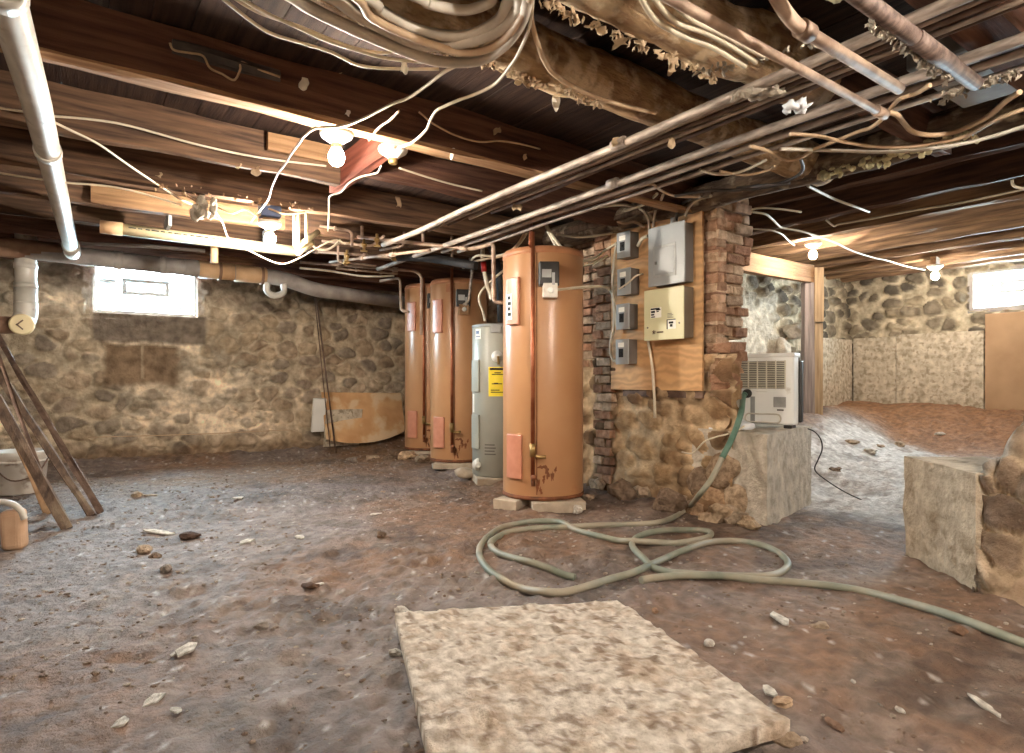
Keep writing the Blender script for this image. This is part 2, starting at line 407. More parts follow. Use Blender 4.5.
def grid_obj(name, P, col, mat, keep=None, kind='structure', smooth=True, parent=None):
    # P: (n, m, 3) array of points, col: (n, m, 3)
    n, m_ = P.shape[:2]; org = P.reshape(-1, 3).mean(0); org[2] = P[..., 2].min()
    if parent is not None: org = np.array(wloc(parent))
    idx = np.arange(n * m_).reshape(n, m_)
    q = np.stack([idx[:-1, :-1], idx[1:, :-1], idx[1:, 1:], idx[:-1, 1:]], -1).reshape(-1, 4)
    if keep is not None: q = q[keep.reshape(-1)]
    me = bpy.data.meshes.new(name)
    me.vertices.add(n * m_); me.vertices.foreach_set('co', (P.reshape(-1, 3) - org).astype(np.float32).ravel())
    me.loops.add(q.size); me.loops.foreach_set('vertex_index', q.astype(np.int32).ravel())
    me.polygons.add(len(q)); me.polygons.foreach_set('loop_start', np.arange(0, q.size, 4, dtype=np.int32))
    me.polygons.foreach_set('use_smooth', np.full(len(q), smooth))
    at = me.color_attributes.new('Col', 'FLOAT_COLOR', 'POINT')
    c4 = np.ones((n * m_, 4), np.float32); c4[:, :3] = col.reshape(-1, 3)
    at.data.foreach_set('color', c4.ravel())
    me.update(calc_edges=True); me.validate()
    me.materials.append(M[mat])
    o = bpy.data.objects.new(name, me); COL.objects.link(o)
    if parent is not None: o.parent = parent
    else: o.location = org
    if kind: o['kind'] = kind
    return o
# ------------------------------------------------------------------ the setting
def axis_pts(*segs):
    out = []
    for a, b_, d in segs: out += list(np.arange(a, b_ - 1e-6, d))
    out.append(segs[-1][1]); return np.array(out)
def stone_wall(name, O, U, N, us, vs, cell=(.30, .21), seed=1, cover=None, pal=None, mortar=(206, 188, 162), plaster=(242, 224, 198),
               amp=.055, override=None, keep=None, parent=None, kind='structure', wob=.5):
    u, v = np.meshgrid(us, vs, indexing='ij')
    wu = u + .10 * (fbm(u * 3, v * 3, seed + 50, 3) - .5) + .03 * (fbm(u * 11, v * 11, seed + 52, 2) - .5)
    wv = v + .10 * (fbm(u * 3 + 9, v * 3, seed + 51, 3) - .5) + .03 * (fbm(u * 11, v * 11 + 5, seed + 53, 2) - .5)
    f1, f2, idn = worley(wu / cell[0], wv / cell[1], seed)
    rs = .40 + .26 * ((idn * 7.31) % 1.0)
    st = ss(f2 - f1, .03, .20) * (1 - ss(f1, rs - .10, rs + .02))
    dome = np.sqrt(np.clip(1 - (f1 / .85) ** 2, 0, 1))
    cv = cover(u, v) if cover is not None else np.zeros_like(u)
    cv = np.clip(cv, 0, 1)
    hi = fbm(u * 14, v * 14, seed + 3, 4) - .5
    d = (1 - cv) * st * (amp * (.35 + .9 * idn) * dome) + cv * (.02 + .16 * (fbm(u * 2.4, v * 3.4, seed + 5, 4, .5) - .5) + amp * .75 * st * dome) + .022 * hi
    pal = np.array([lin(c) for c in (pal or [(166, 148, 130), (184, 162, 138), (146, 132, 118), (196, 174, 146), (172, 150, 126), (156, 142, 126)])])
    sc = pal[np.minimum((idn * len(pal)).astype(int), len(pal) - 1)]
    sc = sc * (.78 + .5 * fbm(u * 9, v * 9, seed + 8, 3))[..., None]
    pc = lin(plaster) * (.48 + .95 * ss(fbm(u * 2.6, v * 4.2, seed + 9, 6, .58), .25, .75))[..., None]
    mc = lin(mortar) * (.75 + .5 * fbm(u * 12, v * 12, seed + 10, 3))[..., None]
    col = mix(mix(mc, sc, st), pc, cv * (1 - .65 * st * ss(fbm(u * 6, v * 6, seed + 12, 3), .45, .6)))
    if override: d, col = override(u, v, d, col)
    O, U, N = np.array(O, float), np.array(U, float), np.array(N, float)
    P = O + U * u[..., None] + np.array([0, 0, 1.0]) * v[..., None] + N * d[..., None]
    kp = None
    if keep is not None:
        uc = .25 * (u[:-1, :-1] + u[1:, :-1] + u[1:, 1:] + u[:-1, 1:]); vc = .25 * (v[:-1, :-1] + v[1:, :-1] + v[1:, 1:] + v[:-1, 1:])
        kp = keep(uc, vc)
    return grid_obj(name, P, col, 'stone', kp, kind, True, parent)

# floor ---------------------------------------------------------------
gx = axis_pts((-2.3, -.6, .06), (-.6, 4.3, .021), (4.3, 9.5, .045))
gy = axis_pts((-2.1, .6, .07), (.6, 4.6, .021), (4.6, 8.7, .04))
X, Y = np.meshgrid(gx, gy, indexing='ij')
Z = ground(X, Y)
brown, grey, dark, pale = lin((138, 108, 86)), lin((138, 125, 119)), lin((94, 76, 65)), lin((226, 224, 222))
t = ss(fbm(X * .9 + 5, Y * .9, 71, 3) + .10 * (2.2 - X) , .40, .66)
C = mix(np.broadcast_to(brown, X.shape + (3,)), np.broadcast_to(grey, X.shape + (3,)), t)
C = mix(C, np.broadcast_to(lin((150, 120, 90)), C.shape), .6 * ss(Y, 5.6, 7.4) * ss(fbm(X * 1.5, Y * 1.5, 75, 3), .3, .6))
C = mix(C, np.broadcast_to(dark, C.shape), .75 * ss(fbm(X * 2.2, Y * 2.2, 72, 4), .53, .68))
C = mix(C, np.broadcast_to(lin((152, 138, 126)), C.shape), .45 * ss(fbm(X * 7, Y * 7, 73, 4), .54, .70))
C = mix(C, np.broadcast_to(pale, C.shape), .6 * ss(fbm(X * 26, Y * 26, 74, 2), .82, .88))
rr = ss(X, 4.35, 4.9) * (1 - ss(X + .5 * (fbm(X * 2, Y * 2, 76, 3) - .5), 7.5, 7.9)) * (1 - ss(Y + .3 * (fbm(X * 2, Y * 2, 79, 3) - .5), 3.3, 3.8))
C = mix(C, np.broadcast_to(pale, C.shape), .96 * rr * (1 - .45 * ss(fbm(X * 6, Y * 11, 78, 4), .54, .62)))  # window sheen on the right-room floor, painted into the colour
C = mix(C, np.broadcast_to(lin((170, 126, 90)), C.shape), .8 * ss(X + .5 * (fbm(X * 2, Y * 2, 76, 3) - .5), 7.5, 7.9))
C = C * (.72 + .56 * fbm(X * 10, Y * 10, 77, 4))[..., None]
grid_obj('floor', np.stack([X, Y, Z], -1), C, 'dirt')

# back wall with its window opening ------------------------------------
WX0, WX1, WZ0, WZ1 = .25, 1.33, 1.76, 2.34
BU0 = -2.3
def back_cover(u, v):
    x = u + BU0
    c = (.18 + .72 * ss(fbm(x * 1.1, v * 1.4, 5, 3), .34, .56)) * (1 - .9 * ss(x, 2.5, 3.1) * ss(v, .8, 1.2))
    return c
def back_over(u, v, d, col):
    x = u + BU0
    e = .05 * (fbm(x * 6, v * 6, 15, 3) - .5)
    sill = ss(x + e, WX0 - .03, WX0 + .03) * (1 - ss(x + e, WX1 + .06, WX1 + .12)) * ss(v + e, 1.40, 1.45) * (1 - ss(v, WZ0 + .0, WZ0 + .02))
    d = d * (1 - sill) + sill * (.05 + .006 * (fbm(x * 9, v * 9, 16, 3) - .5)); col = mix(col, lin((142, 128, 114)) * (.8 + .4 * fbm(x * 5, v * 9, 17, 3))[..., None], sill)
    pan = ss(x + e, .34, .40) * (1 - ss(x + e, 1.05, 1.2)) * ss(v + 2 * e, .86, .98) * (1 - ss(v + e, 1.38, 1.41))
    d = d * (1 - pan) + pan * (.015 + .006 * (fbm(x * 9, v * 9, 18, 3) - .5)); col = mix(col, lin((150, 126, 102)) * (.75 + .5 * fbm(x * 3, v * 3, 19, 4))[..., None], pan)
    crack = pan * (1 - ss(np.abs(x - .74 + .5 * e), .006, .018)) * ss(v, .98, 1.02)
    col = mix(col, np.broadcast_to(lin((206, 186, 160)), col.shape), .8 * crack)
    base = 1 - ss(v + .3 * (fbm(x * 2, v * 2, 22, 3) - .5), .12, .34)
    d = d + .10 * base; col = mix(col, lin((136, 108, 82)) * (.7 + .6 * fbm(x * 8, v * 8, 23, 3))[..., None], .75 * base)
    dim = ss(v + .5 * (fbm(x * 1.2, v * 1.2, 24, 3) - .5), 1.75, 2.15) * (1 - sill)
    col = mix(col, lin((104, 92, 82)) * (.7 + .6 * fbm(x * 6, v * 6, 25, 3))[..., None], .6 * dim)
    near = np.maximum(np.maximum(WX0 - x, x - WX1), np.maximum(WZ0 - v, v - WZ1))
    d = np.where(near < .06, np.minimum(d, .03), d)
    wh = ss(.14 - near + .12 * (fbm(x * 14, v * 14, 26, 3) - .5), .06, .09) * ss(v, WZ0, WZ0 + .1)
    col = mix(col, np.broadcast_to(lin((212, 208, 200)), col.shape), .8 * wh)
    return d, col
bus = axis_pts((0, 1.5, .06), (1.5, 6.9, .016)); bvs = axis_pts((-.1, 2.62, .016))
stone_wall('wall_back', (BU0, YW, 0), (1, 0, 0), (0, -1, 0), bus, bvs, (.27, .19), 11, back_cover, override=back_over,
           keep=lambda u, v: ~((u + BU0 > WX0) & (u + BU0 < WX1) & (v > WZ0) & (v < WZ1)))
# panel wall, rubble below and brick above ------------------------------
def low_cover(u, v): return .45 * ss(fbm(u * 1.8, v * 1.8, 31, 3), .44, .6)
def low_over(u, v, d, col):
    base = 1 - ss(v + .2 * (fbm(u * 4, v * 4, 32, 3) - .5), .06, .26)
    col = mix(col, lin((140, 106, 76)) * (.7 + .6 * fbm(u * 8, v * 8, 33, 3))[..., None], .7 * base)
    pil = (1 - ss(np.abs(u - 1.28), .10, .13))           # dark brick pilaster beside the tank
    col = col * (1 - .45 * pil)[..., None]
    return d + .06 * base, col
tanpal = [(150, 118, 86), (172, 140, 104), (124, 98, 74), (186, 150, 112), (140, 108, 80)]
PU0 = 2.62
ls = axis_pts((0, 1.72, .018)); lv = axis_pts((-.1, 1.18, .018))
stone_wall('wall_right', (XW, PU0, 0), (0, 1, 0), (-1, 0, 0), ls, lv, (.26, .17), 41, low_cover, tanpal, (222, 194, 158), (206, 178, 142), .06, low_over)
# end of that rubble base facing the doorway
stone_wall('wall_right', (XW, 2.70, 0), (1, 0, 0), (0, -1, 0), axis_pts((-.02, .11, .02)), axis_pts((-.1, 1.18, .02)), (.26, .17), 43, low_cover, tanpal,
           (190, 156, 116), (184, 150, 112), .05)
def brick_course(mb, p0, d, n, length, z0, z1, rnd, ln=.225, ht=.078, cut=None, thick=.11):
    # individual bricks: p0 start corner at z=0, d along the face, n out of the face
    k = 0; z = z0
    while z < z1:
        off = -ln * (.5 if k % 2 else 0) + rnd.uniform(-.02, .02); u = off
        L1 = length + (cut(z, rnd) if cut else 0)
        while u < L1 - .03:
            a, b_ = max(u, 0), min(u + ln - .012, L1)
            if b_ - a > .04:
                base = Vector(rnd.choice([(192, 152, 124), (202, 168, 140), (182, 138, 112), (208, 180, 152), (170, 132, 108), (214, 188, 162)]))
                c = lin(base) * rnd.uniform(.8, 1.25); mb.col = tuple(c)
                q = rnd.uniform(-.010, .014)
                mb.box(Vector(p0) + d * ((a + b_) / 2) + n * (q - thick / 2) + Vector((0, 0, z + ht / 2)), (b_ - a, thick, ht - .012), (d, n, Vector((0, 0, 1))), .006, rnd)
            u += ln
        z += ht; k += 1
    mb.col = None
rnd = random.Random(5)
bk = MB()
EX, EY = Vector((1, 0, 0)), Vector((0, 1, 0))
brick_course(bk, (XW, 2.78, 0), EY, -EX, 1.56, 1.10, 2.34, rnd)
def ragged(z, r): return r.uniform(-.05, .03) - .20 * (z < 1.30) + .09 * (z > 1.85)
brick_course(bk, (XW - .01, 2.78, 0), EX, -EY, .36, 1.0, 2.34, rnd, cut=ragged)
ZUP = Vector((0, 0, 1))
for k in range(7):     # broken header bricks low on the pier
    bk.col = tuple(lin(rnd.choice([(186, 148, 118), (200, 166, 136), (170, 130, 104)])) * rnd.uniform(.75, 1.1))
    bk.box((XW + .04 + .012 * k + rnd.uniform(-.03, .03), 2.74 + rnd.uniform(-.03, .03), .90 + k * .055), (.2, .14, .07), None, .015, rnd)
bk.col = None
link('wall_right', bk, 'brick', bevel=.008, kind='structure')
mo = MB()
mo.col = tuple(lin((176, 146, 116)))
mo.bb((XW + .014, 2.80, 1.08), (XW + .16, 4.34, 2.5)); mo.bb((XW + .014, 2.80, 1.3), (XW + .32, 4.34, 2.5)); mo.bb((XW + .05, 2.76, -.1), (XW + .14, 4.30, 1.10))
mo.col = None
link('wall_right', mo, 'brick', kind='structure')
# dark brick pilaster right of the tank
pb = MB(); rnd = random.Random(9)
brick_course(pb, (XW - .07, 3.80, 0), EY, -EX, .22, .02, 2.3, rnd, ln=.2)
po = MB(); 
link('wall_right', pb, 'brick', bevel=.006, kind='structure')
# jog behind the tanks
stone_wall('wall_right', (XW + .02, 4.32, 0), (1, 0, 0), (0, 1, 0), axis_pts((0, .74, .03)), axis_pts((-.1, 2.55, .03)), (.26, .18), 45, low_cover, tanpal)
stone_wall('wall_right', (XW + .70, 4.3, 0), (0, 1, 0), (-1, 0, 0), axis_pts((0, 4.3, .03)), axis_pts((-.1, 2.55, .03)), (.26, .18), 46, low_cover)
# unseen walls that close the cellar
stone_wall('wall_left', (-2.2, -2.05, 0), (0, 1, 0), (1, 0, 0), axis_pts((0, 10.7, .07)), axis_pts((-.1, 2.62, .07)), (.3, .2), 47, low_cover)
stone_wall('wall_front', (-2.3, -2.0, 0), (1, 0, 0), (0, 1, 0), axis_pts((0, 11.8, .08)), axis_pts((-.1, 2.75, .08)), (.3, .2), 48, low_cover)
# right room ------------------------------------------------------------
RWY0, RWY1, RWZ0, RWZ1 = 1.95, 2.97, 1.86, 2.34
def rr_cover(u, v): return .35 * ss(fbm(u * 1.2, v * 1.2, 61, 3), .52, .66)
rpal = [(128, 118, 104), (148, 136, 118), (106, 98, 88), (162, 148, 126), (134, 122, 106)]
def far_over(u, v, d, col):
    y = u - 2.0; near = np.maximum(np.maximum(RWY0 - y, y - RWY1), np.maximum(RWZ0 - v, v - RWZ1))
    d = np.where(near < .06, np.minimum(d, .03), d)
    return d, col
stone_wall('wall_far', (XR, -2.0, 0), (0, 1, 0), (-1, 0, 0), axis_pts((0, 3.5, .08), (3.5, 6.6, .022)), axis_pts((-.1, 2.75, .022)), (.25, .165), 62, rr_cover, rpal,
           (218, 204, 178), (208, 192, 166), .075, far_over, keep=lambda u, v: ~((u - 2 > RWY0) & (u - 2 < RWY1) & (v > RWZ0) & (v < RWZ1)))
def rear_over(u, v, d, col):
    x = u + 4.2
    wl = (1 - ss(x + .3 * (fbm(x * 3, v * 3, 64, 3) - .5), 7.35, 7.5)) * (1 - ss(v + .3 * (fbm(x * 3, v * 3, 65, 3) - .5), 1.95, 2.1))
    col = mix(col, lin((222, 212, 194)) * (.8 + .35 * fbm(x * 6, v * 6, 66, 3))[..., None], wl)
    return d * (1 - .7 * wl), col
stone_wall('wall_rear', (4.2, YR, 0), (1, 0, 0), (0, -1, 0), axis_pts((0, 5.2, .024)), axis_pts((-.1, 2.75, .024)), (.25, .165), 63, rr_cover, rpal,
           (218, 204, 178), (208, 192, 166), .075, rear_over)
# concrete doorway jambs: block carrying the white unit, and stub with rubble on the right ----------
def rough_prism(poly, z0, z1, seed, amp=.012, n=22, tw=0.0):
    # polygon prism with resampled, slightly uneven faces
    mb = MB(); L_ = []; m_ = len(poly)
    for i in range(m_):
        a, b_ = Vector(poly[i]), Vector(poly[(i + 1) % m_])
        k = max(2, int((b_ - a).length / .035))
        L_ += [a.lerp(b_, j / k) for j in range(k)]
    cx = sum(p.x for p in L_) / len(L_); cy = sum(p.y for p in L_) / len(L_)
    vs = []; K = len(L_)
    for j in range(n + 1):
        z = z0 + (z1 - z0) * j / n
        for i, p in enumerate(L_):
            e = amp * 2 * (float(fbm(np.array(p.x * 9 + p.y * 7), np.array(z * 9), seed, 4)) - .5)
            dd = Vector((p.x - cx, p.y - cy)).normalized()
            q = 1 + tw * (1 - j / n)
            vs.append((cx + (p.x - cx) * q + dd.x * e, cy + (p.y - cy) * q + dd.y * e, z + (amp * .6 * (float(fbm(np.array(p.x * 6), np.array(p.y * 6), seed + 5, 3)) - .5) if j == n else 0)))
    fs = [(j * K + i, j * K + (i + 1) % K, (j + 1) * K + (i + 1) % K, (j + 1) * K + i) for j in range(n) for i in range(K)]
    fs.append([n * K + i for i in range(K)])
    mb._add(vs, fs, False); return mb
blk = rough_prism([(3.80, 2.36), (4.80, 2.60), (4.80, 3.0), (3.84, 3.0)], -.1, .63, 81, .014)
link('concrete_block', blk, 'concrete', label='large concrete block by the brick pier carrying the white grilled unit', cat='block')
# right stub, seen face runs from the back edge to the near corner
def stub():
    n1, n2 = 46, 40
    a, b_ = Vector((3.86, 1.55, 0)), Vector((3.50, 1.13, 0))
    mb = MB(); 
    poly = [(3.86, 1.55), (3.46, 1.085), (3.75, .88), (4.25, 1.30)]
    return rough_prism(poly, -.1, .56, 83, .02)
link('wall_stub', stub(), 'concrete_tan', kind='structure')
u_ = np.linspace(0, 1, 130); v_ = np.linspace(0, 1, 110)
Uu, Vv = np.meshgrid(u_, v_, indexing='ij')
def rubble_sheet(p0, p1, h0, h1, th, seed, name):
    # mound-like broken wall: section goes up the near face, over the top, down the far face
    p0, p1 = np.array(p0), np.array(p1); d = (p1 - p0) / np.linalg.norm(p1 - p0); nrm = np.array([-d[1], d[0]])
    if nrm[0] > 0: nrm = -nrm
    L_ = np.linalg.norm(p1 - p0); h = h0 + (h1 - h0) * ss(Uu * L_, .06, .50) - .14 * (1 - ss(Uu * L_, 0, .12)) + .05 * (fbm(Uu * 5, Uu * 0, seed, 2) - .5)
    s = Vv * 3
    zz = np.where(s < 1.4, h * np.clip(s / 1.4, 0, 1), np.where(s < 1.9, h, h * (1 - (s - 1.9) / 1.1)))
    emg = ss(Uu * L_, .0, .20)
    off = np.where(s < 1.4, (.10 + .09 * (1 - s / 1.4) ** 2) * emg + .10 * (fbm(Uu * L_ * 5, zz * 5, seed + 6, 3) - .5) - .12 * (1 - emg), np.where(s < 1.9, (.10 * emg - .12 * (1 - emg)) - (th + .10) * (s - 1.4) / .5, -th))
    f1, f2, idn = worley((Uu * L_ + .06 * (fbm(Uu * L_ * 4, zz * 4, seed, 3) - .5)) / .20, (zz + off) / .15, seed)
    st = ss(f2 - f1, .05, .2); bump = .055 * st * (.3 + idn) * np.sqrt(np.clip(1 - f1 ** 2, 0, 1)) + .06 * (fbm(Uu * L_ * 9, s * 4, seed + 1, 5) - .5)
    bump = bump * emg
    o = off + np.where(s < 1.65, bump, -bump)
    P = np.stack([p0[0] + d[0] * Uu * L_ + nrm[0] * o, p0[1] + d[1] * Uu * L_ + nrm[1] * o, zz - .06 + .5 * bump], -1)
    pal = np.array([lin(c) for c in [(150, 128, 108), (186, 160, 134), (130, 110, 94), (200, 176, 150)]])
    sc = pal[np.minimum((idn * 4).astype(int), 3)] * (.7 + .6 * fbm(Uu * 12, s * 5, seed + 2, 3))[..., None]
    c = mix(lin((192, 168, 140)) * np.ones(sc.shape), sc, st)
    top = ss(zz, h * .86, h * .98) * ss(s, 1.2, 1.35); c = mix(c, np.broadcast_to(lin((206, 200, 192)), c.shape), .8 * top * ss(fbm(Uu * 20, s * 6, seed + 3, 2), .35, .5))  # pale rim: window light along the top, put into the colour
    grid_obj(name, P, c, 'stone')
rubble_sheet((3.64, 1.24), (3.58, -.4), .53, 1.02, .45, 91, 'wall_stub')
# rubble heaped below the concrete block, left of it
# ceiling ------------------------------------------------------------------
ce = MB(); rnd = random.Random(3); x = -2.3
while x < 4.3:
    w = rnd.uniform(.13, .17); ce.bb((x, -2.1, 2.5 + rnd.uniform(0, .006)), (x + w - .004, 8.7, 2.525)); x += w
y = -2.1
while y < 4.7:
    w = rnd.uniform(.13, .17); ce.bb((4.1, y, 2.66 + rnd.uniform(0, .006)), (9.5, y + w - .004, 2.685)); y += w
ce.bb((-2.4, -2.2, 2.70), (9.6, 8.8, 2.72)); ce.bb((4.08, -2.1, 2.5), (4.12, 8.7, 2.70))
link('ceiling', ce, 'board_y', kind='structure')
# windows ------------------------------------------------------------------
def window(name, O, ux, nx, W, H):
    # O lower corner at outer plane, ux along, nx into the room
    uz = Vector((0, 0, 1)); ux, nx = Vector(ux), Vector(nx); O = Vector(O); axs = (ux, nx, uz)
    def slab(mb, u0, u1, v0, v1, n0, n1): mb.box(O + ux * ((u0 + u1) / 2) + uz * ((v0 + v1) / 2) + nx * ((n0 + n1) / 2), (u1 - u0, n1 - n0, v1 - v0), axs)
    w = thing(name, None, None, O + ux * (W / 2), None); w['kind'] = 'structure'
    mb = MB()
    slab(mb, -.03, .035, -.03, H + .03, -.12, .115); slab(mb, W - .035, W + .03, -.03, H + .03, -.12, .115)
    slab(mb, .035, W - .035, -.03, .035, -.12, .115); slab(mb, .035, W - .035, H - .03, H + .03, -.12, .115)
    link('frame', mb, 'pvc_grey', w, .006)
    g = MB(); slab(g, .03, W - .03, .03, H - .03, 0, .006); link('pane', g, 'glass', w)
    s = MB(); a0, a1, b0, b1 = W * .27, W * .73, H * .40, H * .74; t_ = .05
    slab(s, a0, a1, b0, b0 + t_, -.01, .03); slab(s, a0, a1, b1 - t_, b1, -.01, .03)
    slab(s, a0, a0 + t_, b0 + t_, b1 - t_, -.01, .03); slab(s, a1 - t_, a1, b0 + t_, b1 - t_, -.01, .03)
    link('vent_frame', s, 'steel', w, .004)
    k = MB(); slab(k, W * .06, W * .22, H * .60, H * .70, .006, .010); link('sticker', k, 'silver', w)
    k = MB(); slab(k, W * .82, W * .92, H * .16, H * .21, .006, .010); link('sticker', k, 'steel_dark', w)
    return w
window('window_1', (WX0, YW + .10, WZ0), (1, 0, 0), (0, -1, 0), WX1 - WX0, WZ1 - WZ0)
window('window_2', (XR + .10, RWY1, RWZ0), (0, -1, 0), (-1, 0, 0), RWY1 - RWY0, RWZ1 - RWZ0)
for nm, loc, rot, sx, sy in (('daylight_portal', ((WX0 + WX1) / 2, YW + .16, (WZ0 + WZ1) / 2), (math.radians(-90), 0, 0), WX1 - WX0, WZ1 - WZ0),
                             ('daylight_portal', (XR + .16, (RWY0 + RWY1) / 2, (RWZ0 + RWZ1) / 2), (math.radians(-90), 0, math.radians(-90)), RWY1 - RWY0, RWZ1 - RWZ0)):
    ld = bpy.data.lights.new(nm, 'AREA'); ld.shape = 'RECTANGLE'; ld.size = sx; ld.size_y = sy; ld.cycles.is_portal = True
    lo = bpy.data.objects.new(nm, ld); lo.location = loc; lo.rotation_euler = rot; COL.objects.link(lo)
# ------------------------------------------------------------------ timbers overhead
ZB = 2.26
def joist(y, x0, x1, h, w, mat, label, seed, zb=ZB, lath=False):
    mb = MB().beam((x0, y, zb + h / 2), (x1, y, zb + h / 2), w, h, 40, .007, seed)
    o = link('ceiling_joist', mb, mat, label=label, cat='joist', group='ceiling joists of the main cellar')
    if lath:
        l = MB().beam((x0, y - .012, zb - .012), (x1, y - .012, zb - .012), w + .03, .02, 60, .004, seed + 50)
        link('lath_strip', l, 'lath', o, label='pale lath strip along the joist underside')
    return o
joist(3.0, -2.2, 4.08, .235, .07, 'joist_dark', 'dark ceiling joist with pale lath edge, carrying the nearest lit bulb', 1, lath=True)
joist(3.93, -2.2, 1.44, .235, .07, 'joist_x', 'ceiling joist ending at the reddish trimmer board, cable stapled along it', 2)
joist(3.70, 1.53, 4.08, .22, .065, 'joist_dark', 'dark joist starting at the reddish trimmer board and passing over the conduits', 3, ZB + .015)
joist(4.66, -2.2, 4.08, .235, .07, 'joist_x', 'ceiling joist just in front of the farther lit bulb', 4)
joist(5.40, -2.2, 4.08, .235, .07, 'joist_x', 'orange-lit ceiling joist just behind the farther lit bulb', 5)
joist(6.12, -2.2, 4.4, .235, .07, 'joist_x', 'ceiling joist over the long cream pipe', 6)
joist(6.85, -2.2, 4.5, .235, .07, 'joist_dark', 'ceiling joist just in front of the long grey drain pipe', 7)
joist(7.60, -2.2, 4.5, .235, .07, 'joist_dark', 'ceiling joist just behind the long grey drain pipe', 8)
joist(8.30, -2.2, 4.5, .235, .07, 'joist_dark', 'rearmost ceiling joist, along the top of the back wall', 9)
def log_beam(name, p0, p1, r, mat, label, seed, cat='beam', group=None, droop=0):
    rnd = random.Random(seed); p0, p1 = Vector(p0), Vector(p1); k = 14
    pts = [p0.lerp(p1, i / k) + Vector((0, rnd.uniform(-.012, .012), rnd.uniform(-.012, .012))) for i in range(k + 1)]
    mb = MB().tube(pts, lambda t: r * (1 + .06 * math.sin(9 * t + seed) + .04 * math.sin(23 * t)), 18, 4, True, .05, seed)
    return link(name, mb, mat, label=label, cat=cat, group=group)
log_beam('log_beam', (-.6, 2.03, 2.37), (4.0, 2.10, 2.37), .115, 'log', 'round log beam under the thick looped cables, bark hanging off', 11)
log_beam('log_beam', (-.4, 1.60, 2.335), (2.75, 1.46, 2.345), .125, 'log', 'pale flaking log beam with white cables along it, top centre', 12)
log_beam('log_beam', (3.80, .3, 2.33), (3.80, 4.9, 2.33), .10, 'log_dusty', 'dusty dark log beam over the doorway, insulation tufts hanging from it', 13)
k = MB().beam((1.5, .79, 2.33), (3.7, .79, 2.33), .16, .24, 20, .008, 14)
link('ceiling_joist', k, 'joist_dark', label='broad dark dusty timber at the top right corner', cat='joist', group='ceiling joists of the main cellar')
k = MB().beam((2.3, 1.42, 2.38), (4.05, 1.42, 2.38), .08, .22, 20, .008, 15)
link('ceiling_joist', k, 'joist_dark', label='dark joist above the conduits, right of the flaking log beam', cat='joist', group='ceiling joists of the main cellar')
t = link('trimmer_board', MB().beam((1.48, 3.05, 2.36), (1.48, 4.12, 2.36), .05, .20, 14, .005, 16), 'red_wood', label='reddish trimmer board between joists beside the lit bulb', cat='board')
link('wood_block', MB().beam((.98, 3.86, 2.42), (1.42, 3.86, 2.42), .04, .10, 6, .003, 17), 'wood_new_x', label='short orange board nailed over the joist left of the bulb', cat='board')
link('wood_block', MB().beam((.15, 5.36, 2.33), (1.5, 5.36, 2.33), .05, .14, 10, .004, 18), 'wood_new_x', label='pale orange sister board behind the farther bulb', cat='board')
# right room joists run the other way
lab = ['first joist of the right room, over the doorway header', 'second right-room joist from the doorway, cable along it', 'wide pale joist of the right room above the nearer bulb',
       'right-room joist just beyond the nearer bulb', 'right-room joist midway between its two bulbs', 'right-room joist just before the farther bulb',
       'right-room joist over the farther bulb', 'right-room joist beside the far window', 'last right-room joist, against the far stone wall']
for i, xx in enumerate((4.63, 5.35, 6.0, 6.6, 7.15, 7.7, 8.2, 8.7, 9.1)):
    mb = MB().beam((xx, -1.9, 2.40 + .115), (xx, 4.6, 2.40 + .115), .08 if i != 2 else .12, .23, 30, .009, 20 + i)
    link('ceiling_joist', mb, 'joist_y' if i > 1 else 'joist_dark_y', label=lab[i], cat='joist', group='ceiling joists of the right room')
# posts and header in the right room
D = 7.2
def post(px0, px1, py0, py1, Dp, mat, label, th=.09):
    a, b_ = pD(px0, py0, Dp), pD(px1, py1, Dp); c = (a + b_) / 2
    w = (Vector((b_.x - a.x, b_.y - a.y, 0))).length
    mb = MB().beam((c.x, c.y, b_.z), (c.x, c.y, a.z), th, w, 14, .003, int(px0), up=(RX, RY, 0))
    return link('wood_post', mb, mat, label=label, cat='post')
post(803, 813, 283, 432, 7.2, 'grey_post', 'grey weathered timber post behind the white unit')
post(813.2, 821, 323, 424, 7.22, 'wood_new', 'pale slim timber post right of the grey post')
post(813.2, 822, 268, 322, 7.18, 'wood_new', 'short pale stud nailed above the slim post')
a, b_ = pD(742, 263, 7.2), pD(812, 282, 7.2)
hb = MB().beam((b_.x - 1.4, b_.y + .02, (a.z + b_.z) / 2 - .02), (b_.x + .0, b_.y + .02, (a.z + b_.z) / 2 - .02), .09, .20, 10, .003, 33)
link('header_beam', hb, 'wood_new_x', label='pale header beam resting on the timber posts in the right room', cat='beam')
